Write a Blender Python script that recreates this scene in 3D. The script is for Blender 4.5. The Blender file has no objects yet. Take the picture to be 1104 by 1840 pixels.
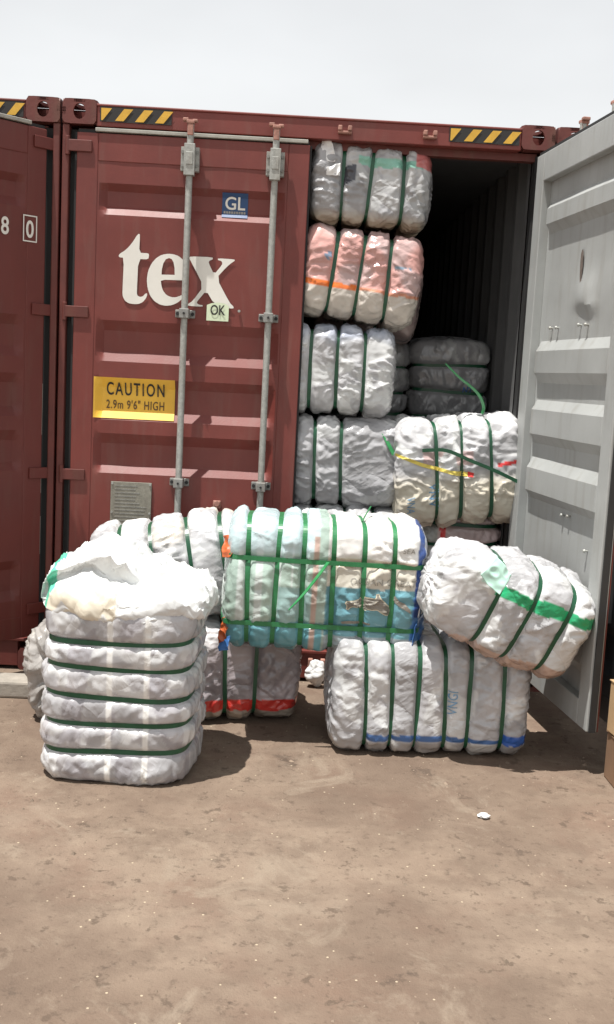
import bpy, bmesh, math, random
import numpy as np
from mathutils import Vector, Matrix, Euler
from mathutils.bvhtree import BVHTree

S = bpy.context.scene
COL = S.collection
PI = math.pi

# ------------------------------------------------------------------ camera, sky, sun, exposure
CAM_POS = Vector((1.1444, -5.3278, 1.6088))
YAW, PITCH, ROLL, FOC = 0.0292, 0.1309, 0.0514, 1861.42
def cam_axes():
    cy, sy, cp, sp = math.cos(YAW), math.sin(YAW), math.cos(PITCH), math.sin(PITCH)
    f = Vector((sy*cp, cy*cp, -sp)); r = Vector((cy, -sy, 0)); u = r.cross(f)
    c, s = math.cos(ROLL), math.sin(ROLL)
    return c*r + s*u, -s*r + c*u, f
cd = bpy.data.cameras.new('camera'); cam = bpy.data.objects.new('camera', cd); COL.objects.link(cam)
r_, u_, f_ = cam_axes()
m = Matrix.Identity(4)
for i in range(3):
    m[i][0], m[i][1], m[i][2], m[i][3] = r_[i], u_[i], -f_[i], CAM_POS[i]
cam.matrix_world = m
cd.sensor_fit = 'VERTICAL'; cd.sensor_height = 24.0; cd.lens = 24.0*FOC/1840.0
cd.clip_start = 0.05; cd.clip_end = 800
S.camera = cam

TO_SUN = Vector((-1.4, -1.0, 6.0)).normalized()
W = bpy.data.worlds.new('World'); S.world = W; W.use_nodes = True
wn, wl = W.node_tree.nodes, W.node_tree.links
sky = wn.new('ShaderNodeTexSky'); sky.sky_type = 'NISHITA'; sky.sun_disc = False
sky.sun_elevation = math.asin(TO_SUN.z); sky.sun_rotation = math.atan2(TO_SUN.x, TO_SUN.y)
sky.air_density = 1.7; sky.dust_density = 0.15; sky.ozone_density = 1.0
hsv = wn.new('ShaderNodeHueSaturation'); hsv.inputs['Saturation'].default_value = 0.09
bg = wn['Background']; bg.inputs['Strength'].default_value = 0.114
# thin high cloud: even white veil over the sky
cl_n = wn.new('ShaderNodeTexNoise'); cl_n.inputs['Scale'].default_value = 2.2; cl_n.inputs['Detail'].default_value = 4
cl_m = wn.new('ShaderNodeMapping'); cl_m.inputs['Scale'].default_value = (1, 1, 2.5)
cl_t = wn.new('ShaderNodeTexCoord')
cl_r = wn.new('ShaderNodeMapRange'); cl_r.inputs[1].default_value = .3; cl_r.inputs[2].default_value = .7
cl_r.inputs[3].default_value = .90; cl_r.inputs[4].default_value = 1.08
cl_x = wn.new('ShaderNodeMix'); cl_x.data_type = 'RGBA'; cl_x.blend_type = 'MULTIPLY'; cl_x.inputs[0].default_value = 1
wl.new(cl_t.outputs['Generated'], cl_m.inputs[0]); wl.new(cl_m.outputs[0], cl_n.inputs['Vector'])
wl.new(cl_n.outputs['Fac'], cl_r.inputs[0])
wl.new(sky.outputs[0], hsv.inputs['Color']); wl.new(hsv.outputs[0], cl_x.inputs[6])
wl.new(cl_r.outputs[0], cl_x.inputs[7]); wl.new(cl_x.outputs[2], bg.inputs['Color'])

sd = bpy.data.lights.new('sun', 'SUN'); sd.energy = 5.0; sd.angle = math.radians(0.6); sd.color = (1.0, 0.97, 0.925)
sun = bpy.data.objects.new('sun', sd); COL.objects.link(sun)
sun.rotation_euler = (-TO_SUN).to_track_quat('-Z', 'Y').to_euler(); sun.location = (-5, -4, 20)
S.view_settings.view_transform = 'Standard'; S.view_settings.look = 'None'
S.view_settings.exposure = 0.5; S.view_settings.gamma = 1.0; S.view_settings.use_curve_mapping = False
try:
    S.cycles.max_bounces = 6; S.cycles.diffuse_bounces = 3
except Exception:
    pass

# ------------------------------------------------------------------ materials
def new_mat(name):
    mt = bpy.data.materials.new(name); mt.use_nodes = True
    return mt, mt.node_tree.nodes, mt.node_tree.links, mt.node_tree.nodes['Principled BSDF']
def painted(name, col, rough=.5, var=.18, scale=6, bump=.15, metallic=0, dirt=None, dirt_amt=.35, fine=90, spec=.5, chips=None):
    mt, n, l, b = new_mat(name)
    tc = n.new('ShaderNodeTexCoord')
    nz = n.new('ShaderNodeTexNoise'); nz.inputs['Scale'].default_value = scale; nz.inputs['Detail'].default_value = 6
    nz.inputs['Roughness'].default_value = .65
    l.new(tc.outputs['Object'], nz.inputs['Vector'])
    rp = n.new('ShaderNodeValToRGB')
    rp.color_ramp.elements[0].position = .3; rp.color_ramp.elements[1].position = .7
    rp.color_ramp.elements[0].color = (*[c*(1-var) for c in col], 1)
    rp.color_ramp.elements[1].color = (*[min(1, c*(1+var)) for c in col], 1)
    l.new(nz.outputs['Fac'], rp.inputs[0])
    out = rp.outputs[0]
    if dirt:
        mp = n.new('ShaderNodeMapping'); mp.inputs['Scale'].default_value = (9, 9, 1.3)
        l.new(tc.outputs['Object'], mp.inputs[0])
        n2 = n.new('ShaderNodeTexNoise'); n2.inputs['Scale'].default_value = 2.0; n2.inputs['Detail'].default_value = 8
        l.new(mp.outputs[0], n2.inputs['Vector'])
        mr = n.new('ShaderNodeMapRange'); mr.inputs[1].default_value = .52; mr.inputs[2].default_value = .78
        mr.inputs[3].default_value = 0; mr.inputs[4].default_value = dirt_amt
        l.new(n2.outputs['Fac'], mr.inputs[0])
        mx = n.new('ShaderNodeMix'); mx.data_type = 'RGBA'; mx.inputs[7].default_value = (*dirt, 1)
        l.new(mr.outputs[0], mx.inputs[0]); l.new(out, mx.inputs[6]); out = mx.outputs[2]
    if chips:
        nc = n.new('ShaderNodeTexNoise'); nc.inputs['Scale'].default_value = 16; nc.inputs['Detail'].default_value = 9; nc.inputs['Roughness'].default_value = .8
        l.new(tc.outputs['Object'], nc.inputs['Vector'])
        mc = n.new('ShaderNodeMapRange'); mc.inputs[1].default_value = .70; mc.inputs[2].default_value = .73; mc.inputs[4].default_value = .8
        l.new(nc.outputs['Fac'], mc.inputs[0])
        mcx = n.new('ShaderNodeMix'); mcx.data_type = 'RGBA'; mcx.inputs[7].default_value = (*chips, 1)
        l.new(mc.outputs[0], mcx.inputs[0]); l.new(out, mcx.inputs[6]); out = mcx.outputs[2]
    l.new(out, b.inputs['Base Color'])
    n3 = n.new('ShaderNodeTexNoise'); n3.inputs['Scale'].default_value = fine; n3.inputs['Detail'].default_value = 3
    l.new(tc.outputs['Object'], n3.inputs['Vector'])
    bp = n.new('ShaderNodeBump'); bp.inputs['Strength'].default_value = bump; bp.inputs['Distance'].default_value = .003
    l.new(n3.outputs['Fac'], bp.inputs['Height']); l.new(bp.outputs[0], b.inputs['Normal'])
    mr2 = n.new('ShaderNodeMapRange'); mr2.inputs[3].default_value = rough-.1; mr2.inputs[4].default_value = rough+.12
    l.new(nz.outputs['Fac'], mr2.inputs[0]); l.new(mr2.outputs[0], b.inputs['Roughness'])
    b.inputs['Metallic'].default_value = metallic
    b.inputs['Specular IOR Level'].default_value = spec
    return mt
M = {}
M['red'] = painted('container_red_paint', (.160, .0315, .0235), .5, .16, 3, .1, dirt=(.17, .08, .062), dirt_amt=.5, chips=(.10, .045, .03))
M['red_dark'] = painted('post_red_paint', (.120, .028, .021), .6, .2, 7, .2, dirt=(.12, .07, .045), dirt_amt=.5)
M['red_old'] = painted('left_container_paint', (.130, .026, .0195), .55, .12, 3, .1, dirt=(.13, .07, .05), dirt_amt=.3)
M['grey'] = painted('door_inside_grey', (.335, .345, .335), .5, .08, 4, .12, dirt=(.22, .21, .18), dirt_amt=.5, chips=(.16, .12, .09))
M['slate'] = painted('slate_paint', (.10, .11, .115), .6, .15, 5, .15)
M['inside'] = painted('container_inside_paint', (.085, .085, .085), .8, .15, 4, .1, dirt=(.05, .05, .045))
M['plywood'] = painted('floor_plywood', (.20, .13, .08), .8, .25, 5, .2)
M['gasket'] = painted('rubber_gasket', (.018, .018, .018), .7, .2, 9, .1)
M['gasket_grey'] = painted('pale_lit_gasket', (.34, .33, .29), .75, .15, 14, .2)  # light put into the rubber colour for the lit top edge
M['galv'] = painted('galvanised_steel', (.33, .335, .31), .5, .22, 60, .25, metallic=.15, dirt=(.22, .17, .12), dirt_amt=.5)
M['galv_dark'] = painted('galvanised_dark', (.24, .24, .225), .6, .22, 40, .2, metallic=.15, dirt=(.2, .13, .09), dirt_amt=.5)
M['rust'] = painted('rusty_pink_steel', (.34, .17, .13), .7, .3, 30, .3)
M['white'] = painted('white_lettering', (.72, .70, .64), .6, .05, 8, .05)
M['yellow'] = painted('yellow_sticker', (.75, .44, .045), .5, .07, 8, .05)
M['hazyellow'] = painted('hazard_yellow', (.62, .36, .04), .55, .12, 20, .05)
M['black'] = painted('black_print', (.02, .018, .016), .6, .1, 8, .03)
M['brownprint'] = painted('worn_print', (.10, .055, .02), .6, .2, 30, .03)
M['blue'] = painted('blue_sticker', (.015, .06, .17), .45, .1, 10, .05)
M['oksticker'] = painted('pale_green_sticker', (.62, .70, .50), .6, .06, 20, .05)
M['plate'] = painted('data_plate_metal', (.23, .22, .18), .5, .2, 40, .2, metallic=.2, dirt=(.13, .11, .09), dirt_amt=.6)
M['strap'] = painted('green_strap', (.010, .072, .033), .35, .25, 20, .1)
M['strap_light'] = painted('bright_green_strap', (.03, .22, .07), .35, .2, 20, .1)
M['strap_lit'] = painted('lit_green_strap', (.024, .165, .06), .35, .25, 20, .1)  # strap green with sunlight put into the colour, for the shark bale
M['printblue'] = painted('blue_print', (.16, .30, .45), .6, .3, 60, .05)
M['printgrey'] = painted('grey_print', (.30, .285, .25), .6, .3, 60, .05)
M['sharkgrey'] = painted('shark_print', (.22, .20, .17), .5, .15, 20, .05)
M['sharkedge'] = painted('shark_outline', (.55, .50, .38), .5, .1, 20, .05)
M['redfilm'] = painted('red_film', (.55, .035, .03), .4, .15, 12, .1)
M['yellowfilm'] = painted('yellow_film', (.72, .58, .12), .4, .12, 12, .1)
M['orangefilm'] = painted('orange_film', (.45, .10, .028), .4, .2, 12, .1)
M['bluefilm'] = painted('blue_film', (.05, .16, .42), .4, .25, 14, .1)
M['greenfilm'] = painted('green_film', (.02, .32, .13), .35, .15, 12, .1)
M['aquafilm'] = painted('aqua_film', (.45, .68, .58), .35, .12, 12, .1)
M['whitefilm'] = painted('white_film', (.72, .72, .71), .4, .06, 6, .12)
M['kerb'] = painted('kerb_concrete', (.30, .27, .23), .9, .2, 10, .6, fine=60)
M['carton'] = painted('brown_cardboard', (.42, .28, .15), .85, .1, 6, .1)
M['carton_dark'] = painted('dark_cardboard', (.22, .13, .075), .85, .15, 6, .1)

def film_material():
    mt, n, l, b = new_mat('bale_film')
    tc = n.new('ShaderNodeTexCoord')
    at = n.new('ShaderNodeAttribute'); at.attribute_name = 'Col'
    nz = n.new('ShaderNodeTexNoise'); nz.inputs['Scale'].default_value = 9; nz.inputs['Detail'].default_value = 6
    l.new(tc.outputs['Object'], nz.inputs['Vector'])
    mr = n.new('ShaderNodeMapRange'); mr.inputs[1].default_value = .3; mr.inputs[2].default_value = .7
    mr.inputs[3].default_value = .9; mr.inputs[4].default_value = 1.06
    l.new(nz.outputs['Fac'], mr.inputs[0])
    mx = n.new('ShaderNodeMix'); mx.data_type = 'RGBA'; mx.blend_type = 'MULTIPLY'; mx.inputs[0].default_value = 1
    l.new(at.outputs['Color'], mx.inputs[6]); l.new(mr.outputs[0], mx.inputs[7])
    l.new(mx.outputs[2], b.inputs['Base Color'])
    b.inputs['Roughness'].default_value = .22; b.inputs['Specular IOR Level'].default_value = .6
    dn = n.new('ShaderNodeTexNoise'); dn.inputs['Scale'].default_value = 6; dn.inputs['Detail'].default_value = 3
    l.new(tc.outputs['Object'], dn.inputs['Vector'])
    vm = n.new('ShaderNodeVectorMath'); vm.operation = 'MULTIPLY_ADD'; vm.inputs[1].default_value = (.09, .09, .09)
    l.new(dn.outputs['Color'], vm.inputs[0]); l.new(tc.outputs['Object'], vm.inputs[2])
    def vor(scale, st, ry=0.0):
        mp = n.new('ShaderNodeMapping'); mp.vector_type = 'TEXTURE'; mp.inputs['Scale'].default_value = [1/q for q in st]; mp.inputs['Rotation'].default_value = (0, ry, ry*.5); l.new(vm.outputs[0], mp.inputs[0])
        v = n.new('ShaderNodeTexVoronoi'); v.feature = 'DISTANCE_TO_EDGE'; v.inputs['Scale'].default_value = scale
        l.new(mp.outputs[0], v.inputs['Vector']); return v.outputs['Distance']
    def math_(op, a, b):
        x = n.new('ShaderNodeMath'); x.operation = op
        for k, q in ((0, a), (1, b)):
            if isinstance(q, float): x.inputs[k].default_value = q
            else: l.new(q, x.inputs[k])
        return x.outputs[0]
    mk = n.new('ShaderNodeTexNoise'); mk.inputs['Scale'].default_value = 5; l.new(tc.outputs['Object'], mk.inputs['Vector'])
    mkr = n.new('ShaderNodeMapRange'); mkr.inputs[1].default_value = .40; mkr.inputs[2].default_value = .60; mkr.inputs[3].default_value = .18
    l.new(mk.outputs['Fac'], mkr.inputs[0])
    h1 = math_('MULTIPLY', vor(4.6, (.5, 1.5, 1.5), .5), 1.45)
    nb = n.new('ShaderNodeTexNoise'); nb.inputs['Scale'].default_value = 17; nb.inputs['Detail'].default_value = 2.0
    mp2 = n.new('ShaderNodeMapping'); mp2.vector_type = 'TEXTURE'; mp2.inputs['Scale'].default_value = (2.2, .8, .8); mp2.inputs['Rotation'].default_value = (0, -.6, -.3)
    l.new(tc.outputs['Object'], mp2.inputs[0]); l.new(mp2.outputs[0], nb.inputs['Vector'])
    h2 = math_('MULTIPLY', math_('ABSOLUTE', math_('SUBTRACT', nb.outputs['Fac'], .5), 0.0), -.5)
    hs = math_('MULTIPLY', math_('MULTIPLY', math_('ADD', h1, h2), mkr.outputs[0]), at.outputs['Alpha'])
    bp = n.new('ShaderNodeBump'); bp.inputs['Strength'].default_value = .85; bp.inputs['Distance'].default_value = .042
    l.new(hs, bp.inputs['Height']); l.new(bp.outputs[0], b.inputs['Normal'])
    return mt
M['film'] = film_material()

def ground_material():
    mt, n, l, b = new_mat('yard_concrete')
    tc = n.new('ShaderNodeTexCoord')
    def noise(scale, detail=6, rough=.6, dist=0):
        x = n.new('ShaderNodeTexNoise'); x.inputs['Scale'].default_value = scale; x.inputs['Detail'].default_value = detail
        x.inputs['Roughness'].default_value = rough; x.inputs['Distortion'].default_value = dist
        l.new(tc.outputs['Object'], x.inputs['Vector']); return x.outputs['Fac']
    def rng(v, a, c, lo=0, hi=1):
        x = n.new('ShaderNodeMapRange'); x.inputs[1].default_value = a; x.inputs[2].default_value = c
        x.inputs[3].default_value = lo; x.inputs[4].default_value = hi; l.new(v, x.inputs[0]); return x.outputs[0]
    def mix(fac, A, B, mode='MIX'):
        x = n.new('ShaderNodeMix'); x.data_type = 'RGBA'; x.blend_type = mode
        if isinstance(fac, float): x.inputs[0].default_value = fac
        else: l.new(fac, x.inputs[0])
        for k, v in ((6, A), (7, B)):
            if isinstance(v, tuple): x.inputs[k].default_value = (*v, 1)
            else: l.new(v, x.inputs[k])
        return x.outputs[2]
    c = mix(rng(noise(1.1, 5), .35, .65), (0.1880, 0.1373, 0.1014), (0.2329, 0.1772, 0.1331))
    c = mix(rng(noise(4.5, 5, .6), .42, .62, 0, .6), c, (0.1270, 0.0915, 0.0681))
    c = mix(rng(noise(2.3, 4, .6), .50, .70, 0, .75), c, (0.1820, 0.1206, 0.0887))
    c = mix(rng(noise(14, 5, .65), .50, .72, 0, .5), c, (0.2624, 0.2038, 0.1505))
    c = mix(rng(noise(36, 3, .6), .58, .70, 0, .5), c, (0.0931, 0.0691, 0.0515))
    c = mix(rng(noise(6.3, 6, .8), .66, .71, 0, .6), c, (0.0677, 0.0499, 0.0372))          # oily stains
    c = mix(rng(noise(10, 4, .7), .60, .65, 0, .7), c, (0.0847, 0.0624, 0.0460))
    c = mix(rng(noise(.8, 5, .6), .45, .62, 0, .7), c, (0.1185, 0.0832, 0.0618))
    c = mix(rng(noise(3.1, 6, .75), .61, .66, 0, .6), c, (0.0720, 0.0532, 0.0411))
    c = mix(rng(noise(2.9, 6, .7, .8), .57, .68, 0, .6), c, (0.2540, 0.2038, 0.1544))
    '''vc = n.new('ShaderNodeTexVoronoi'); vc.feature = 'DISTANCE_TO_EDGE'; vc.inputs['Scale'].default_value = .75
    wv = n.new('ShaderNodeVectorMath'); wv.operation = 'MULTIPLY_ADD'; wv.inputs[1].default_value = (.35, .35, 0)
    wn_ = n.new('ShaderNodeTexNoise'); wn_.inputs['Scale'].default_value = 3.5; wn_.inputs['Detail'].default_value = 7
    l.new(tc.outputs['Object'], wn_.inputs['Vector']); l.new(wn_.outputs['Color'], wv.inputs[0]); l.new(tc.outputs['Object'], wv.inputs[2])
    l.new(wv.outputs[0], vc.inputs['Vector'])
    c = mix(rng(vc.outputs['Distance'], .0, .004, .12, 0), c, (0.0593, 0.0433, 0.0317))'''
    # light aggregate chips
    v = n.new('ShaderNodeTexVoronoi'); v.inputs['Scale'].default_value = 55; l.new(tc.outputs['Object'], v.inputs['Vector'])
    chip = n.new('ShaderNodeMath'); chip.operation = 'LESS_THAN'; chip.inputs[1].default_value = .20; l.new(v.outputs['Distance'], chip.inputs[0])
    sel = n.new('ShaderNodeSeparateColor'); l.new(v.outputs['Color'], sel.inputs[0])
    g = n.new('ShaderNodeMath'); g.operation = 'GREATER_THAN'; g.inputs[1].default_value = .972; l.new(sel.outputs[0], g.inputs[0])
    mm = n.new('ShaderNodeMath'); mm.operation = 'MULTIPLY'; l.new(chip.outputs[0], mm.inputs[0]); l.new(g.outputs[0], mm.inputs[1])
    c = mix(mm.outputs[0], c, (0.4064, 0.3328, 0.2376))
    l.new(c, b.inputs['Base Color']); b.inputs['Roughness'].default_value = .92; b.inputs['Specular IOR Level'].default_value = .2
    bp = n.new('ShaderNodeBump'); bp.inputs['Strength'].default_value = .45; bp.inputs['Distance'].default_value = .009
    hsum = n.new('ShaderNodeMath'); hsum.operation = 'ADD'
    l.new(noise(24, 8, .75), hsum.inputs[0]); l.new(noise(110, 3, .6), hsum.inputs[1])
    l.new(hsum.outputs[0], bp.inputs['Height']); l.new(bp.outputs[0], b.inputs['Normal'])
    return mt
M['ground'] = ground_material()

# ------------------------------------------------------------------ helpers
def link(o, parent=None):
    COL.objects.link(o)
    if parent is not None: o.parent = parent
    return o
def empty(name, loc=(0, 0, 0), parent=None, mat=None):
    o = bpy.data.objects.new(name, None); o.empty_display_size = .1
    link(o, parent)
    if mat is not None: o.matrix_local = mat
    else: o.location = loc
    return o
def tag(o, label=None, cat=None, group=None, kind=None):
    if label: o['label'] = label
    if cat: o['category'] = cat
    if group: o['group'] = group
    if kind: o['kind'] = kind
    return o
class MB:
    def __init__(s): s.v = []; s.f = []
    def add(s, vs, fs):
        k = len(s.v); s.v += [tuple(p) for p in vs]; s.f += [tuple(i+k for i in f) for f in fs]; return s
    def box(s, x0, x1, y0, y1, z0, z1):
        x0, x1 = min(x0, x1), max(x0, x1)
        return s.add([(x0,y0,z0),(x1,y0,z0),(x1,y1,z0),(x0,y1,z0),(x0,y0,z1),(x1,y0,z1),(x1,y1,z1),(x0,y1,z1)],
                     [(0,3,2,1),(4,5,6,7),(0,1,5,4),(1,2,6,5),(2,3,7,6),(3,0,4,7)])
    def tube(s, p0, p1, r0, r1=None, n=14, cap=True):
        r1 = r0 if r1 is None else r1
        p0, p1 = Vector(p0), Vector(p1); d = (p1-p0).normalized()
        a = d.orthogonal().normalized(); b = d.cross(a)
        vs = []
        for p, r in ((p0, r0), (p1, r1)):
            vs += [p + r*(math.cos(2*PI*i/n)*a + math.sin(2*PI*i/n)*b) for i in range(n)]
        fs = [(i, (i+1) % n, n+(i+1) % n, n+i) for i in range(n)]
        if cap: fs += [tuple(range(n))[::-1], tuple(range(n, 2*n))]
        return s.add(vs, fs)
    def build(s, name, mat, parent=None, bevel=0, smooth=False, loc=None):
        me = bpy.data.meshes.new(name); me.from_pydata(s.v, [], s.f); me.update()
        bm = bmesh.new(); bm.from_mesh(me); bmesh.ops.recalc_face_normals(bm, faces=bm.faces); bm.to_mesh(me); bm.free()
        me.materials.append(mat)
        o = bpy.data.objects.new(name, me); link(o, parent)
        if smooth:
            for p in me.polygons: p.use_smooth = True
            me.set_sharp_from_angle(angle=math.radians(40))
        if bevel:
            b = o.modifiers.new('bevel', 'BEVEL'); b.width = bevel; b.segments = 2; b.limit_method = 'ANGLE'
        if loc: o.location = loc
        return o
def grid_mesh(name, P, mat, parent=None, close_v=False, smooth=True, sharp=None, col=None, alpha=1.0):
    """P: (nu, nv, 3) array"""
    nu, nv = P.shape[:2]
    idx = np.arange(nu*nv).reshape(nu, nv)
    if close_v: nxt = np.roll(idx, -1, 1)
    else: nxt = idx[:, 1:]; 
    a = idx[:-1] if close_v else idx[:-1, :-1]; b = nxt[:-1]; c = nxt[1:]; d = idx[1:] if close_v else idx[1:, :-1]
    F = np.stack([a, b, c, d], -1).reshape(-1, 4)
    me = bpy.data.meshes.new(name)
    me.vertices.add(nu*nv); me.vertices.foreach_set('co', P.reshape(-1).astype(np.float32))
    me.loops.add(F.size); me.loops.foreach_set('vertex_index', F.reshape(-1).astype(np.int32))
    me.polygons.add(len(F)); me.polygons.foreach_set('loop_start', np.arange(0, F.size, 4, dtype=np.int32))
    me.update(calc_edges=True); me.validate()
    me.polygons.foreach_set('use_smooth', np.full(len(me.polygons), smooth))
    if sharp: me.set_sharp_from_angle(angle=math.radians(sharp))
    if col is not None:
        at = me.color_attributes.new('Col', 'FLOAT_COLOR', 'POINT')
        c4 = np.ones((nu*nv, 4), np.float32); c4[:, :3] = col.reshape(-1, 3); c4[:, 3] = alpha
        at.data.foreach_set('color', c4.reshape(-1))
    me.materials.append(mat)
    o = bpy.data.objects.new(name, me); link(o, parent)
    return o

# vectorised gradient noise
_rs = np.random.RandomState(11)
_perm = np.concatenate([_rs.permutation(256)]*3)
_grad = _rs.normal(size=(256, 3)); _grad /= np.linalg.norm(_grad, axis=1)[:, None]
def noise3(p, seed=0):
    p = np.asarray(p, float) + np.array([seed*17.13, seed*5.71, seed*9.37])
    sh = p.shape[:-1]; p = p.reshape(-1, 3)
    i = np.floor(p).astype(int); f = p - i; w = f*f*f*(f*(f*6-15)+10)
    out = np.zeros(len(p)); 
    for dx in (0, 1):
        for dy in (0, 1):
            for dz in (0, 1):
                h = _perm[_perm[_perm[(i[:, 0]+dx) & 255] + ((i[:, 1]+dy) & 255)] + ((i[:, 2]+dz) & 255)]
                g = _grad[h]; d = f - np.array([dx, dy, dz])
                ww = (w[:, 0] if dx else 1-w[:, 0])*(w[:, 1] if dy else 1-w[:, 1])*(w[:, 2] if dz else 1-w[:, 2])
                out += ww*(g*d).sum(1)
    return out.reshape(sh)*1.6
def sstep(x, a, b):
    t = np.clip((x-a)/(b-a), 0, 1); return t*t*(3-2*t)

# ------------------------------------------------------------------ ground
gm = MB(); gm.add([(-80, -80, 0), (80, -80, 0), (80, 80, 0), (-80, 80, 0)], [(0, 1, 2, 3)])
tag(gm.build('ground', M['ground']), kind='structure')

# ------------------------------------------------------------------ text and decals
def text_mesh(txt, size, sx=1.0, bold=0.0, spacing=1.0, align='LEFT'):
    cu = bpy.data.curves.new('lettering', 'FONT'); cu.body = txt; cu.size = size; cu.offset = bold
    cu.space_character = spacing; cu.align_x = align; cu.fill_mode = 'FRONT'; cu.resolution_u = 4
    o = bpy.data.objects.new('lettering', cu); COL.objects.link(o)
    bpy.context.view_layer.update()
    me = bpy.data.meshes.new_from_object(o.evaluated_get(bpy.context.evaluated_depsgraph_get()))
    bpy.data.objects.remove(o)
    for v in me.vertices: v.co.x *= sx
    return me
def flat_letters(name, txt, x, z, y, size, mat, parent, sx=1.0, bold=0.0, spacing=1.0, align='LEFT', surf=None):
    me = text_mesh(txt, size, sx, bold, spacing, align)
    bm = bmesh.new(); bm.from_mesh(me)
    for v in bm.verts:
        zz = z + v.co.y; xx = x + v.co.x
        v.co = (xx, y if surf is None else surf(xx, zz) + y, zz)
    bm.to_mesh(me); bm.free()
    me.materials.clear(); me.materials.append(mat); me.name = name
    return link(bpy.data.objects.new(name, me), parent)
def poly_fill_mesh(loops):
    cu = bpy.data.curves.new('outline', 'CURVE'); cu.dimensions = '2D'; cu.fill_mode = 'FRONT'
    for lp in loops:
        sp = cu.splines.new('POLY'); sp.points.add(len(lp)-1); sp.use_cyclic_u = True
        for p, (a, b) in zip(sp.points, lp): p.co = (a, b, 0, 1)
    o = bpy.data.objects.new('outline', cu); COL.objects.link(o); bpy.context.view_layer.update()
    me = bpy.data.meshes.new_from_object(o.evaluated_get(bpy.context.evaluated_depsgraph_get()))
    bpy.data.objects.remove(o); return me
def smooth_loop(lp, it=1, keep=.25):
    for _ in range(it):
        o = []
        for i in range(len(lp)):
            a, b = lp[i], lp[(i+1) % len(lp)]
            o += [(a[0]*(1-keep)+b[0]*keep, a[1]*(1-keep)+b[1]*keep), (a[0]*keep+b[0]*(1-keep), a[1]*keep+b[1]*(1-keep))]
        lp = o
    return lp
def flat_poly(name, loops, y, mat, parent):
    me = poly_fill_mesh(loops)
    for v in me.vertices: v.co = (v.co.x, y, v.co.y)
    me.materials.clear(); me.materials.append(mat); me.name = name
    return link(bpy.data.objects.new(name, me), parent)

# ------------------------------------------------------------------ shipping containers
ZB, ZT = .19, 2.741
PROF = [(2.61, 0), (2.505, 0), (2.47, 1), (2.396, 1), (2.352, 0), (1.835, 0), (1.785, 1), (1.680, 1), (1.630, 0),
        (1.548, 0), (1.500, 1), (1.380, 1), (1.334, 0), (1.265, 0), (1.212, 1), (1.100, 1), (1.060, 0), (.60, 0), (.55, 1), (.44, 1), (.39, 0), (.30, 0)]
DEP = .030
def panel_grid(s0, s1, seed, dent=None):
    zs = []
    for (a, _), (b, _) in zip(PROF[:-1], PROF[1:]):
        k = max(1, int(abs(a-b)/.02)); zs += list(np.linspace(a, b, k, endpoint=False))
    zs.append(PROF[-1][0]); zs = np.array(zs)
    d = np.interp(-zs, [-p[0] for p in PROF], [p[1] for p in PROF])*DEP
    ss = np.unique(np.concatenate([np.linspace(s0, s1, 64), [s0+.012, s0+.05, s1-.05, s1-.012]]))
    ramp = np.interp(ss, [s0, s0+.012, s0+.05, s1-.05, s1-.012, s1], [0, 0, 1, 1, 0, 0])
    SS, ZZ = np.meshgrid(ss, zs, indexing='ij')
    Y = ramp[:, None]*d[None, :]
    edge = np.clip(np.minimum(SS-s0, s1-SS)/.08, 0, 1)
    q = np.stack([SS*3.5, ZZ*4.5, np.zeros_like(SS)], -1)
    Y = Y + edge*noise3(q, seed)*.0035
    if dent is not None: Y = Y + dent(SS, ZZ)
    return SS, Y, ZZ
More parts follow.
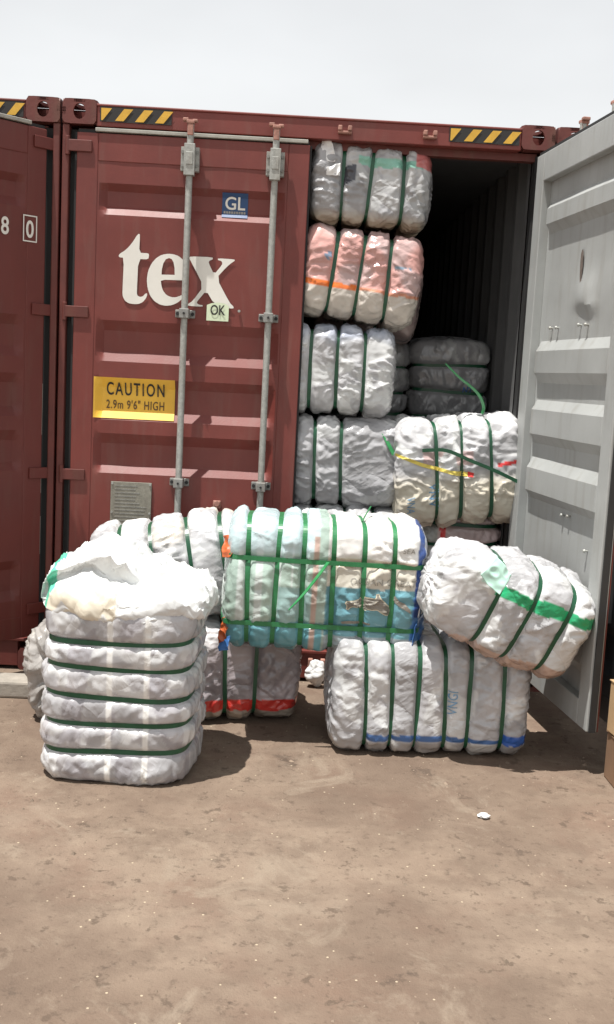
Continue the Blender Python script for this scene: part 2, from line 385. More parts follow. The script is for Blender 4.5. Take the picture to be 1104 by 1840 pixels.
def leaf(parent, sg, L, origin, ang, outer, inner=None, seed=1, dent=None, hinge_z=(2.674, 1.868, 1.045, .34), bars=(), bt=0.0):
    d = empty('door', parent=parent, mat=Matrix.Translation(Vector(origin)) @ Matrix.Rotation(ang, 4, 'Z'))
    st = .105
    inm = inner or outer
    def bx(n, s0, s1, y0, y1, z0, z1, mt, bev=.004):
        return MB().box(sg*s0, sg*s1, y0, y1, z0, z1).build(n, mt, d, bev)
    # frame: outer half painted outside colour, inner half inside colour
    for nm, s0, s1, z0, z1 in (('stile', 0, st, ZB, ZT), ('stile', L-st, L, ZB, ZT), ('top_rail', st, L-st, ZT-.134, ZT), ('bottom_rail', st, L-st, ZB, ZB+.112)):
        bx(nm, s0, s1, -.003, .0018 if inner else .045, z0, z1, outer, .001 if inner else .004)
        if inner: bx(nm, s0, s1, .0022, .050, z0, z1, inner)
    SS, Y, ZZ = panel_grid(st-.004, L-st+.004, seed, dent)
    grid_mesh('panel', np.stack([sg*SS, Y, ZZ], -1), outer, d, sharp=18)
    if inner: grid_mesh('inner_panel', np.stack([sg*SS, Y+.004, ZZ], -1), inner, d, sharp=18)
    # rubber gasket round the edge and a top strip coloured pale as its lit highlight
    g = MB(); g.box(sg*.004, sg*(L-.004), .012, .040, ZT, ZT+.018); g.box(sg*-.012, sg*0, .012, .040, ZB, ZT); g.box(sg*L, sg*(L+.010), .012, .040, ZB, ZT)
    g.build('gasket', M['gasket'], d)
    MB().box(sg*.09, sg*(L-.01), -.012, .011, ZT+.006, ZT+.024).build('top_seal', M['gasket_grey'], d, .003)
    for z in hinge_z:
        h = MB(); h.box(sg*-.045, sg*.075, -.016, -.0035, z-.028, z+.028); h.tube((sg*-.045, -.006, z-.045), (sg*-.045, -.006, z+.045), .012, n=10)
        h.build('hinge', outer if outer is not M['red'] else M['red_dark'], d, .003)
    for s in bars:
        x = sg*s
        b = MB(); b.tube((x, -.058, .12), (x, -.058, 2.80+bt), .0165, n=18); b.build('locking_bar', M['galv'], d, smooth=True)
        c = MB(); c.box(x-.020, x+.020, -.080, -.044, 2.795+bt, 2.812+bt); c.box(x-.038, x-.010, -.076, -.040, 2.806+bt, 2.822+bt); c.box(x+.008, x+.034, -.072, -.044, 2.803+bt, 2.818+bt)
        c.box(x-.014, x+.014, -.078, -.046, 2.74+bt, 2.795+bt); c.build('bar_cam', M['rust'], d, .004)
        k = MB(); k.box(x-.045, x+.045, -.046, -.0045, 2.575, 2.69); k.box(x-.026, x+.026, -.086, -.046, 2.55, 2.70); k.box(x-.017, x+.017, -.090, -.086, 2.60, 2.66)
        k.build('bar_bearing', M['galv'], d, .006)
        for dx in (-.036, .036):
            for zz in (2.60, 2.665): MB().tube((x+dx, -.052, zz), (x+dx, -.0455, zz), .008, n=8).build('bolt', M['galv_dark'], d)
        for z in (1.884, 1.032, .42):
            k = MB(); k.box(x-.050, x+.050, -.016, -.0045, z-.020, z+.020); k.box(x-.024, x+.024, -.088, -.016, z-.024, z+.024)
            k.build('bar_bracket', M['galv_dark'], d, .004)
            for dx in (-.038, .038): MB().tube((x+dx, -.024, z), (x+dx, -.0155, z), .009, n=8).build('bolt', M['gasket'], d)
            MB().tube((x, -.095, z), (x, -.0875, z), .006, n=8).build('bolt', M['gasket'], d)
    return d

def casting(parent, x0, z0, mat, flip=False):
    """hollow corner casting .166 x .17 x .118 with its oval holes"""
    w, h, dp, t = .166, .118, .17, .016
    b = bmesh.new()
    def plate(fn, W_, H_, rx, ry):
        N = 28; out = []; inn = []
        for i in range(N):
            a = 2*PI*i/N; c, s = math.cos(a), math.sin(a)
            k = 1.0/max(abs(c)/(W_/2), abs(s)/(H_/2)); p = 9
            k = (abs(c/(W_/2))**p + abs(s/(H_/2))**p)**(-1/p)
            out.append((W_/2+c*k, H_/2+s*k)); inn.append((W_/2+c*rx, H_/2+s*ry))
        for off, sgn in ((0, 1), (t, -1)):
            vo = [b.verts.new(fn(u, v, off)) for u, v in out]; vi = [b.verts.new(fn(u, v, off)) for u, v in inn]
            for i in range(N): b.faces.new((vo[i], vo[(i+1) % N], vi[(i+1) % N], vi[i]))
            if off == 0: vi0, vo0 = vi, vo
            else:
                for i in range(N):
                    b.faces.new((vi0[i], vi0[(i+1) % N], vi[(i+1) % N], vi[i])); b.faces.new((vo0[i], vo0[(i+1) % N], vo[(i+1) % N], vo[i]))
    plate(lambda u, v, o: (x0+u, -.006+o, z0+v), w, h, .030, .037)
    plate(lambda u, v, o: (x0+u, -.006+v*dp/h, z0+h-.0005-o), w, h, .030, .040)
    sx = x0+w-.0005 if flip else x0+.0005
    plate(lambda u, v, o: (sx+(-o if flip else o), -.006+u*dp/w, z0+v), w, h, .030, .037)
    bmesh.ops.recalc_face_normals(b, faces=b.faces)
    me = bpy.data.meshes.new('corner_casting'); b.to_mesh(me); b.free(); me.materials.append(mat)
    o = link(bpy.data.objects.new('corner_casting', me), parent)
    mb = MB(); ox = x0 if flip else x0+w-.014
    mb.box(ox, ox+.014, .012, dp-.01, z0+.004, z0+h-.02); mb.box(x0+.004, x0+w-.004, dp-.016, dp-.006, z0+.004, z0+h-.02); mb.box(x0+.016, x0+w-.016, .012, dp-.018, z0, z0+.012)
    mb.build('casting_wall', mat, o)
    return o
def hazard(parent, x0, direction=1):
    """black band with four yellow slanted stripes"""
    y = -.0045
    bk = MB(); bk.add([(x0-.006, y, 2.794), (x0+.345, y, 2.794), (x0+.345, y, 2.866), (x0-.006, y, 2.866)], [(0, 1, 2, 3)])
    hz = bk.build('hazard_marking', M['black'], parent)
    yy = y-.003
    for i in range(4):
        a = x0 + i*.098; q = []
        if direction > 0:
            if i == 0: q = [(a, 2.800), (a+.008, 2.800), (a+.052, 2.858), (a, 2.858)]
            else: q = [(a-.030, 2.800), (a+.012, 2.800), (a+.058, 2.858), (a+.014, 2.858)]
        m2 = MB(); m2.add([(u, yy, v) for u, v in q], [(0, 1, 2, 3)]); m2.build('stripe', M['hazyellow'], hz)
    return hz
def corrugated(name, parent, mat, x, y0, y1, z0, z1, dep, pitch=.278):
    ys = []; ds = []; y = y0
    while y < y1:
        for a, b in ((0, 0), (.07, 0), (.139, 1), (.209, 1)): ys.append(y+a); ds.append(b*dep)
        y += pitch
    P = np.zeros((len(ys), 2, 3))
    for i, (a, b) in enumerate(zip(ys, ds)): P[i, 0] = (x+b, a, z0); P[i, 1] = (x+b, a, z1)
    return grid_mesh(name, P, mat, parent, smooth=False)

def container(name, x0, red, label, depth=6.0, open_front=False):
    c = empty(name, (x0, 0, 0)); tag(c, label, 'container', 'shipping containers standing side by side')
    X1 = 2.438
    for xa, xb in ((0, .034), (X1-.034, X1)):
        MB().box(xa, xb, .004, .13, .118, 2.778).build('corner_post', M['red_dark'], c, .006)
    for xa, xb in ((.0345, .078), (X1-.078, X1-.0345)):
        MB().box(xa, xb, .05, .12, .17, 2.76).build('post_gasket', M['gasket'], c)
    hd = MB(); hd.box(.167, X1-.167, 0, .12, 2.772, 2.868); hd.box(.167, X1-.167, -.006, .10, 2.866, 2.878)
    hd.build('header', red, c, .004)
    MB().box(.07, X1-.07, .062, .115, 2.735, 2.7715).build('header_rebate', M['red_dark'], c)
    sl = MB(); sl.box(.167, X1-.167, 0, .15, .02, .155); sl.box(.10, X1-.10, -.012, .15, .155, .172)
    sl.build('door_sill', red, c, .004)
    for x, z, fl in ((0, 2.778, False), (X1-.166, 2.778, True), (0, 0, False), (X1-.166, 0, True)):
        casting(c, x, z, M['red_dark'], fl)
    # shell
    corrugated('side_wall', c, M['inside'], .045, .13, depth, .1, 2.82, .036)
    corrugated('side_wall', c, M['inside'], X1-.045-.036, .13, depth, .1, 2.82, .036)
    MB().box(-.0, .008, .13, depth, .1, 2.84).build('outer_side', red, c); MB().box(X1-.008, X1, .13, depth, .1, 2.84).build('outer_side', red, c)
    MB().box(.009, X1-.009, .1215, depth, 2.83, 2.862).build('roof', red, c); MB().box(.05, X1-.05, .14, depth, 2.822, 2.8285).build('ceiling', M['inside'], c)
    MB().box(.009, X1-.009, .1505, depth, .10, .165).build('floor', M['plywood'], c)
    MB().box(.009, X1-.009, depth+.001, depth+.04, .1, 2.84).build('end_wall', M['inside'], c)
    return c

main = container('shipping_container', 0, M['red'], 'dark red container with large white tex lettering, right door open, packed with bales')
hazard(main, .190); hazard(main, 1.915)
for x in (1.39, 1.812):      # cam keepers for the open leaf
    k = MB(); k.box(x-.034, x+.034, -.032, -.0005, 2.800, 2.812); k.box(x-.034, x-.014, -.040, -.0005, 2.812, 2.836); k.box(x+.014, x+.034, -.040, -.0005, 2.812, 2.836)
    k.build('cam_keeper', M['rust'], main, .004)
for x in (.64, 1.06, 1.39, 1.812):
    k = MB(); k.box(x-.045, x+.045, -.045, -.0125, .085, .10); k.box(x-.045, x-.02, -.048, -.0125, .10, .135); k.box(x+.02, x+.045, -.048, -.0125, .10, .135)
    k.build('cam_keeper', M['rust'], main, .004)

# left leaf (closed)
LL = leaf(main, 1, 1.150, (.073, .006, 0), 0, M['red'], None, 3, bars=(.562, .982))
ox = .073; y0 = -.006
TEX = {
't': [(0.389, 2.267), (0.396, 2.263), (0.394, 2.174), (0.439, 2.174), (0.444, 2.167), (0.441, 2.144), (0.391, 2.143), (0.388, 1.975), (0.392, 1.963), (0.405, 1.957), (0.419, 1.961), (0.43, 1.974), (0.438, 1.978), (0.441, 1.97), (0.435, 1.952), (0.42, 1.933), (0.4, 1.922), (0.374, 1.92), (0.349, 1.923), (0.33, 1.934), (0.318, 1.956), (0.316, 1.977), (0.319, 2.145), (0.295, 2.147), (0.292, 2.155), (0.3, 2.166), (0.32, 2.179), (0.341, 2.199), (0.362, 2.227), (0.379, 2.256)],
'e': [(0.54, 2.177), (0.509, 2.171), (0.481, 2.154), (0.457, 2.125), (0.441, 2.087), (0.436, 2.046), (0.441, 2.003), (0.455, 1.966), (0.478, 1.939), (0.507, 1.924), (0.536, 1.92), (0.567, 1.925), (0.595, 1.939), (0.62, 1.962), (0.638, 1.988), (0.632, 1.994), (0.61, 1.975), (0.585, 1.965), (0.563, 1.964), (0.537, 1.973), (0.519, 1.994), (0.51, 2.019), (0.506, 2.048), (0.614, 2.05), (0.642, 2.051), (0.641, 2.075), (0.633, 2.118), (0.617, 2.149), (0.591, 2.169), (0.565, 2.176)],
'eh': [(0.509, 2.073), (0.51, 2.099), (0.516, 2.128), (0.528, 2.149), (0.544, 2.156), (0.557, 2.152), (0.567, 2.137), (0.573, 2.109), (0.575, 2.075)],
'x': [(0.644, 2.17), (0.761, 2.172), (0.763, 2.161), (0.746, 2.154), (0.742, 2.144), (0.772, 2.087), (0.81, 2.137), (0.811, 2.148), (0.805, 2.156), (0.789, 2.159), (0.788, 2.168), (0.872, 2.167), (0.872, 2.159), (0.857, 2.149), (0.832, 2.126), (0.785, 2.071), (0.855, 1.953), (0.877, 1.933), (0.876, 1.924), (0.841, 1.925), (0.776, 1.945), (0.736, 2.006), (0.692, 1.95), (0.691, 1.941), (0.704, 1.934), (0.721, 1.933), (0.72, 1.925), (0.647, 1.926), (0.646, 1.935), (0.668, 1.949), (0.722, 2.027), (0.658, 2.138), (0.647, 2.156)]}
def sh(lp): return smooth_loop([(a-ox, b) for a, b in lp], 1, .2)
flat_poly('letter', [sh(TEX['t'])], y0, M['white'], LL)
flat_poly('letter', [sh(TEX['e']), [(a-ox, b) for a, b in TEX['eh']]], y0, M['white'], LL)
flat_poly('letter', [sh(TEX['x'])], y0, M['white'], LL)
MB().tube((.905-ox, -.012, 1.913), (.905-ox, -.003, 1.913), .007, n=10).build('rivet', M['galv'], LL)
# OK sticker
flat_poly('ok_sticker', [[(.742-ox, 1.858), (.853-ox, 1.858), (.853-ox, 1.935), (.835-ox, 1.945), (.800-ox, 1.950), (.765-ox, 1.945), (.742-ox, 1.935)]], y0-.004, M['oksticker'], LL)
flat_letters('ok_lettering', 'OK', .797-ox, 1.888, y0-.0075, .070, M['black'], LL, sx=.72, bold=.0010, align='CENTER')
# GL sticker, wrapped over the recess: follows the panel surface
def leaf_surf(xx, zz):
    s0, s1 = .101, 1.049
    return float(np.interp(-zz, [-p[0] for p in PROF], [p[1] for p in PROF]))*DEP*float(np.interp(xx, [s0, s0+.012, s0+.05, s1-.05, s1-.012, s1], [0, 0, 1, 1, 0, 0]))
def surf_sheet(name, x0, x1, z0, z1, mat, parent, off=-.004, taut=False):
    zs = np.linspace(z0, z1, 40); xs_ = np.linspace(x0, x1, 50)
    P = np.zeros((len(xs_), len(zs), 3))
    for i, x in enumerate(xs_):
        P[i, :, 0] = x; P[i, :, 1] = [leaf_surf(x, z)+off for z in zs]; P[i, :, 2] = zs
    return grid_mesh(name, P, mat, parent, smooth=False)
surf_sheet('approval_sticker', .797-ox, .926-ox, 2.372, 2.492, M['blue'], LL)
flat_letters('approval_lettering', 'GL', .861-ox, 2.413, -.007, .088, M['white'], LL, sx=.95, bold=.0012, align='CENTER', surf=leaf_surf)
for k in range(9):
    xx = .806-ox + k*.0125
    m3 = MB(); m3.add([(xx, leaf_surf(.8, 2.395)-.007, 2.392), (xx+.009, leaf_surf(.8, 2.395)-.007, 2.392), (xx+.009, leaf_surf(.8, 2.403)-.007, 2.404), (xx, leaf_surf(.8, 2.403)-.007, 2.404)], [(0, 1, 2, 3)])
    m3.build('approval_small_print', M['printgrey'], LL)
# caution sign
surf_sheet('caution_sign', .183-ox, .594-ox, 1.342, 1.549, M['yellow'], LL, -.0045)
def tilt_surf(x, z): return leaf_surf(x, z)
flat_letters('caution_lettering', 'CAUTION', .394-ox, 1.462, -.0075, .090, M['black'], LL, sx=.62, bold=.0012, spacing=1.28, align='CENTER', surf=tilt_surf)
flat_letters('caution_lettering', '2.9m 9\'6" HIGH', .394-ox, 1.392, -.0075, .062, M['brownprint'], LL, sx=.66, bold=.0006, spacing=1.12, align='CENTER', surf=tilt_surf)
# data plate
MB().box(.284-ox, .494-ox, -.011, -.0045, .70, 1.019).build('data_plate', M['plate'], LL, .002)
for x in (.292, .486):
    for z in (1.010, .86):
        MB().tube((x-ox, -.016, z), (x-ox, -.0112, z), .006, n=8).build('rivet', M['galv'], LL)
rn = random.Random(4)
for k in range(11):
    z = 1.0 - .018*k; w = rn.uniform(.10, .17)
    MB().box(.305-ox, .305-ox+w, -.0125, -.0112, z-.003, z).build('plate_print', M['galv_dark'], LL)
# lashing eye on the door
e = MB(); e.box(.812-ox, .852-ox, -.02, -.0035, .905, .945); e.tube((.832-ox, -.03, .93), (.832-ox, -.02, .93), .017, n=12); e.build('bar_handle_catch', M['rust'], LL, .004)

# right leaf (open): inside face grey
def dent(SS, ZZ):
    a = ((SS-.66)/.12)**2; zc = ZZ-2.02
    bell = np.exp(-a)*np.where(zc > 0, np.exp(-(zc/.09)**2), np.exp(-(zc/.055)**4))
    b2 = np.exp(-((SS-.74)/.06)**2)*np.exp(-((ZZ-1.965)/.03)**2)
    return .020*bell + .010*b2
TH = .1067
RL = leaf(main, -1, 1.165, (2.4037, -.0147, 0), PI/2+TH, M['red'], M['grey'], 7, dent=dent, bars=(.30, .66), bt=.045)
for s, z in ((.634, 1.895), (.715, 1.893), (1.035, 1.895), (.623, 1.033), (.698, 1.038), (1.035, 1.045), (.915, .916), (.28, 1.894), (.36, 1.893)):
    b = MB(); b.tube((-s, .002, z), (-s, .022, z), .0045, n=8); b.tube((-s, .018, z), (-s, .026, z), .009, .006, n=10)
    b.build('bolt', M['galv'], RL, smooth=True)

st_pts = [(-.600, 2.235), (-.575, 2.225), (-.572, 2.17), (-.580, 2.11), (-.590, 2.07), (-.598, 2.06), (-.604, 2.10), (-.608, 2.17)]
flat_poly('rust_streak', [smooth_loop(st_pts)], .0105, painted('rust_streak', (.12, .095, .08), .8, .4, 30, .2), RL)
# left neighbour container and its half open leaf
X_L = -2.450
lc = container('shipping_container', X_L, M['red_old'], 'red container cut by the left edge, door ajar showing white 8 and 0')
hazard(lc, 1.915)
LR = leaf(lc, -1, 1.160, (2.375, .0, 0), math.radians(45), M['red_old'], None, 9, bars=(.45, .82))
# numerals on the leaf (local x runs towards the hinge)
def num(txt, s): return flat_letters('numeral', txt, -s, 2.212, -.0065, .115, M['white'], LR, sx=.78, bold=.0022, align='CENTER')
num('8', .226); num('0', .090)
fr = [(-.128, 2.190), (-.050, 2.190), (-.050, 2.318), (-.128, 2.318)]
fi = [(-.122, 2.196), (-.056, 2.196), (-.056, 2.312), (-.122, 2.312)]
flat_poly('numeral_box', [fr, fi], -.0065, M['white'], LR)
# gap strip of light coloured sealant beside the posts
for z0_, z1_ in ((1.24, 1.50), (.62, .82), (.94, 1.05)):
    MB().box(2.3695, 2.376, -.0025, .0035, z0_, z1_).build('sealant_strip', M['gasket_grey'], lc, .001)
# right neighbour container, its near leaf standing open too
rc = container('shipping_container', 2.452, M['red_old'], 'red container mostly hidden behind the open grey door at the right edge')
RR = leaf(rc, 1, 1.165, (.082, -.0, 0), math.radians(-86), M['slate'], None, 13, bars=())
MB().box(.86, 1.02, -.030, -.0045, .62, 2.0).build('document_holder', M['slate'], RR, .006)

# ------------------------------------------------------------------ bales
def cross_section(Wd, H, p, n, seed):
    t = np.linspace(0, 2*PI, 1441)[:-1]
    c, s = np.cos(t), np.sin(t)
    y = Wd/2*np.sign(c)*np.abs(c)**(2/p); z = H/2*np.sign(s)*np.abs(s)**(2/p)
    P = np.stack([y, z], 1); Q = np.vstack([P, P[:1]])
    L = np.concatenate([[0], np.cumsum(np.linalg.norm(np.diff(Q, axis=0), axis=1))])
    u = np.linspace(0, L[-1], n+1)[:-1]
    y = np.interp(u, L, Q[:, 0]); z = np.interp(u, L, Q[:, 1])
    ty = np.roll(y, -1)-np.roll(y, 1); tz = np.roll(z, -1)-np.roll(z, 1); ln = np.hypot(ty, tz)
    return y, z, tz/ln, -ty/ln, L[-1]

WHITE = np.array([.515, .52, .52])
def bale(name, label, center, dims, straps, rot=(0, 0, 0), colour=None, seed=1, res=.0075, pinch=.024, wr=.78, p=5.2, rc=.075,
         long_straps=(), strap_mat='strap', group='bales of baled clothing', pn=4.5, tilt=.012, cap=.9, lump=.007, pleat=0.0, sw=.019, jitter=.009, taper=0.0, crum=.68):
    L, Wd, H = dims
    rs = np.random.RandomState(seed*7+3)
    R3 = Euler(rot, 'XYZ').to_matrix()
    base = Vector(center) + R3 @ Vector((0, 0, -H/2))
    root = empty(name, mat=Matrix.Translation(base) @ R3.to_4x4())
    tag(root, label, 'bale', group)
    nv = int(2*(Wd+H)*.93/res)
    cy, cz, ny, nz, per = cross_section(Wd, H, p, nv, seed)
    # axial profile from pole to pole
    ph = np.linspace(0, PI/2, 30)
    sc = 1 - 2*rc/min(Wd, H)
    capS = np.linspace(0, sc, 30)
    right = [(L/2 + .022*(1-(a/sc)**2), a) for a in capS[:-1]] + [(L/2-rc+rc*np.cos(a)**.8, sc+(1-sc)*np.sin(a)**.8) for a in ph]
    right = np.array(right)
    prof = np.vstack([right*[-1, 1], right[::-1]])
    seg = np.linalg.norm(np.diff(prof, axis=0)*[1, min(Wd, H)/2], axis=1)
    u = np.concatenate([[0], np.cumsum(seg)])
    nu = int(u[-1]/res)
    uu = np.linspace(0, u[-1], nu)
    px = np.interp(uu, u, prof[:, 0]); psv = np.interp(uu, u, prof[:, 1])
    X = np.repeat(px[:, None], nv, 1); Sx = np.repeat(psv[:, None], nv, 1)
    TP = 1-taper*sstep(-X, -.05, L/2)
    Sx = Sx*TP
    th = np.arctan2(cz/H, cy/Wd)
    xs = np.array(straps)*L - L/2
    xs = xs + rs.uniform(-jitter, jitter, len(xs))
    ta = rs.uniform(-tilt, tilt, len(xs)); tb = rs.uniform(-tilt, tilt, len(xs))
    XI = xs[:, None] + ta[:, None]*np.cos(th)[None] + tb[:, None]*np.sin(th)[None]      # (ns, nv)
    segl = np.diff(np.concatenate([[-L/2], xs, [L/2]])).mean() if len(xs) else L
    T = np.zeros_like(X); D = np.full_like(X, 9.0)
    for k in range(len(xs)+1):
        if len(xs) == 0: break
        lo = XI[k-1][None] if k > 0 else None; hi = XI[k][None] if k < len(xs) else None
        g_ = sw*.42
        if lo is None: mk = X < hi; t = 1-np.clip((hi-X-g_)/(segl*.5), 0, 1)
        elif hi is None: mk = X >= lo; t = 1-np.clip((X-lo-g_)/(segl*.5), 0, 1)
        else:
            mk = (X >= lo) & (X < hi); t = np.minimum(np.abs(2*X-lo-hi)/(hi-lo-2*g_), 1)
        T = np.where(mk, t, T)
    for k in range(len(xs)): D = np.minimum(D, np.abs(X-XI[k][None]))
    off = -pinch*(1-np.sqrt(np.clip(1-np.abs(T)**pn, 0, 1)))
    def lumps(P):
        return lump*noise3(P*3.1, seed) + lump*.5*noise3(P*7.3, seed+40)
    P = np.stack([X, Sx*cy[None]+off*ny[None]*Sx, Sx*cz[None]+off*nz[None]*Sx], -1)
    for zl, side in long_straps:
        g = np.exp(-np.abs(P[..., 2]-zl)/.022)*(Sx > .3)
        P[..., 1] += np.where(P[..., 1] < 0, 1, -1)*.020*g*(np.abs(P[..., 1]) > .5*Wd/2)
    # surface normals
    du = np.gradient(P, axis=0); dv = (np.roll(P, -1, 1)-np.roll(P, 1, 1))
    N = np.cross(dv, du); N /= np.linalg.norm(N, axis=-1, keepdims=True)+1e-9
    if (N[nu//2]*np.stack([np.zeros(nv), ny, nz], -1)).sum() < 0: N = -N
    disp = lumps(P)
    sid = np.zeros_like(X)
    for k in range(len(xs)): sid += (X > XI[k][None])
    warp = np.stack([noise3(P*5+3, seed+1), noise3(P*5+9, seed+2), noise3(P*5+15, seed+3)], -1)*.05
    shear = rs.uniform(-.9, .9, len(xs)+1)[sid.astype(int)]
    Q = P + warp
    def fam(sh_, fx, fv, sd, wd):
        A = np.stack([Q[..., 0]*fx, (Q[..., 1]+sh_*X)*fv, (Q[..., 2]+sh_*X)*fv + sid*3.3], -1)
        n_ = noise3(A, sd); return np.exp(-np.abs(n_)/wd), n_
    m1 = sstep(noise3(P*4.5, seed+9), -.1, .35); m2 = sstep(noise3(P*4.9+4, seed+10), -.05, .4); m3 = sstep(noise3(P*6+8, seed+11), -.1, .3)
    V = np.repeat((np.arange(nv)/nv*per)[None], nu, 0)
    def tri(fr_, al, ph, k=1.6):
        t_ = fr_*(V*math.cos(al)+X*math.sin(al)) + k*noise3(P*[5, 7, 7]+ph, seed+15) + .5*noise3(P*17+ph, seed+16) + sid*.37 + ph
        return 2*np.abs(t_-np.floor(t_)-.5)
    r1_, n1_ = fam(.25*shear, 4.5, 13, seed+5, .10)
    r4_, n4_ = fam(.9*shear, 11, 34, seed+8, .12)
    w3 = noise3(Q*6+sid[..., None]*2.7, seed+13)
    capm = 1 - sstep(Sx/TP, sc*.92, 1.0)
    THV = np.repeat((np.arange(nv)/nv)[None], nu, 0)
    tr_ = THV*15 + 1.2*noise3(P*4, seed+17) + .4*noise3(P*13, seed+18)
    radial = 2*np.abs(tr_-np.floor(tr_)-.5)*np.clip(Sx/sc, 0, 1)
    body = .004*w3 + .013*r1_*(.25+.75*m1) + .0045*r4_*(.3+.7*m1) \
        + .0125*tri(8.5, .55, 1.3)*m2 + .0125*tri(8.5, -.6, 4.1)*m3*(1-.6*m2) + .0052*tri(25, .9, 2.2)*m3 + .0052*tri(23, -.35, 6.4)*m1 \
        - .006*np.abs(noise3(Q*[14, 19, 19], seed+14))*m3
    capw = .004*w3 + .017*radial + .006*r4_*m1 + .007*tri(17, .8, 3.2)*m2
    wrk = body*(1-capm) + capw*capm*cap
    fade = sstep(D, .008, .026)
    gath = -.010*np.abs(noise3(np.stack([X*4, np.repeat((np.arange(nv)/nv*per*26)[None], nu, 0), sid*5.1], -1), seed+12))*np.exp(-D/.05)
    disp = disp + wr*(wrk*fade + gath*sstep(D, .009, .020))
    if pleat:
        tp = P[..., 1]*20 + P[..., 2]*5 + X*9 + 1.1*noise3(P*5, seed+21)
        pl = 2*np.abs(tp-np.floor(tp)-.5)
        disp += pleat*.016*pl*(1-sstep(X, xs[0]-.06, xs[0]-.01))
    P2 = P + N*disp[..., None]
    P2[0] = P2[0].mean(0); P2[-1] = P2[-1].mean(0)
    # colours
    mott = sstep(noise3(Q*6.5, seed+30)+.35*noise3(Q*15, seed+31), -.25, .45)
    col = np.ones(P.shape)*WHITE
    mott2 = sstep(noise3(Q*[8, 6, 6]+sid[..., None], seed+33), -.05, .12)
    pt_ = noise3(Q*[4.5, 5.5, 5.5]+sid[..., None]*1.9, seed+34)+.30*noise3(Q*19, seed+35)
    mott3 = sstep(pt_, .02, .10)*(1-sstep(pt_, .55, .62))
    col = col*(.80+.14*mott+.10*mott2+.24*mott3-.15)[..., None]*np.where((mott3 > .5)[..., None], np.array([1.0, 1.0, 1.0]), np.array([.97, .96, .985]))*np.array([1, .995, .985])
    if colour is not None: col = colour(P, N, col, X/L, Wd, H, seed)
    P2[..., 2] += H/2
    w = grid_mesh('wrapping', P2, M['film'], root, close_v=True, col=col, alpha=crum)
    # straps
    for k in range(len(xs)):
        tk = 1-taper*sstep(-XI[k], -.05, L/2)
        pts = np.stack([XI[k], (cy+(-pinch)*ny)*tk, (cz+(-pinch)*nz)*tk], -1)
        pts = pts[::2]; n2 = np.stack([np.zeros(nv), ny, nz], -1)[::2]
        pts = pts + n2*(lumps(pts)+.0035)[:, None]
        for zl, side in long_straps:
            g = np.exp(-np.abs(pts[:, 2]-zl)/.022); pts[:, 1] += np.where(pts[:, 1] < 0, 1, -1)*.020*g*(np.abs(pts[:, 1]) > .25*Wd)
        hw_ = sw/2; ax = np.array([1, 0, 0])
        tw = (noise3(pts*6+k*5, seed+50)*.5)[:, None]
        a2 = ax*np.cos(tw)+n2*np.sin(tw)*.3
        ring = np.stack([pts-a2*hw_, pts-a2*hw_+n2*.003, pts+a2*hw_+n2*.003, pts+a2*hw_, pts-a2*hw_], 1)
        ring[..., 2] += H/2
        ring = np.vstack([ring, ring[:1]])
        grid_mesh('strap', ring, M[strap_mat], root, smooth=False)
    me = w.data
    bvh = None
    for zl, side in long_straps:
        bvh = bvh or BVHTree.FromPolygons([v.co[:] for v in me.vertices], [pl.vertices[:] for pl in me.polygons])
        raw = []
        for a in np.linspace(0, 2*PI, 160, endpoint=False):
            d = Vector((math.cos(a)*L, math.sin(a)*Wd, 0)).normalized()
            h = bvh.ray_cast(Vector((0, 0, H/2+zl)) + d*2, -d)
            if h[0] is not None: raw.append(h[0]+d*.004)
        raw = [(r.x, r.y) for r in raw]
        hull = hull2(raw)
        sweep_band('strap', [(a, b, H/2+zl) for a, b in hull], .020, M[strap_mat], root, closed=True)
    root['_dims'] = 0; del root['_dims']
    return root, w, (L, Wd, H)
def hull2(pts):
    pts = sorted(set(pts))
    def half(ps):
        o = []
        for p_ in ps:
            while len(o) > 1 and (o[-1][0]-o[-2][0])*(p_[1]-o[-2][1])-(o[-1][1]-o[-2][1])*(p_[0]-o[-2][0]) <= 0: o.pop()
            o.append(p_)
        return o
    a = half(pts); b = half(pts[::-1]); return a[:-1]+b[:-1]
def sweep_band(name, pts, width, mat, parent, closed=False, up=Vector((0, 0, 1)), thick=.003, taper=False):
    pts = [Vector(p_) for p_ in pts]
    n = len(pts); rows = []
    for i, p_ in enumerate(pts):
        a = pts[i-1] if (i > 0 or closed) else p_; b = pts[(i+1) % n] if (i < n-1 or closed) else p_
        t = (b-a).normalized(); nn = t.cross(up).normalized()
        u2 = nn.cross(t).normalized()
        w2 = width/2*(1-.75*(i/(n-1))**3 if taper else 1)
        rows.append([p_-u2*w2, p_-u2*w2+nn*thick, p_+u2*w2+nn*thick, p_+u2*w2, p_-u2*w2])
    if closed: rows.append(rows[0])
    return grid_mesh(name, np.array([[list(v) for v in r] for r in rows]), mat, parent, smooth=False)
def spline(pts, n=24):
    pts = [Vector(p_) for p_ in pts]; out = []
    P_ = [2*pts[0]-pts[1]] + pts + [2*pts[-1]-pts[-2]]
    for i in range(1, len(P_)-2):
        for k in range(n):
            t = k/n; a, b, c, d = P_[i-1], P_[i], P_[i+1], P_[i+2]
            out.append(.5*((2*b)+(c-a)*t+(2*a-5*b+4*c-d)*t*t+(3*b-a-3*c+d)*t**3))
    out.append(pts[-1]); return out
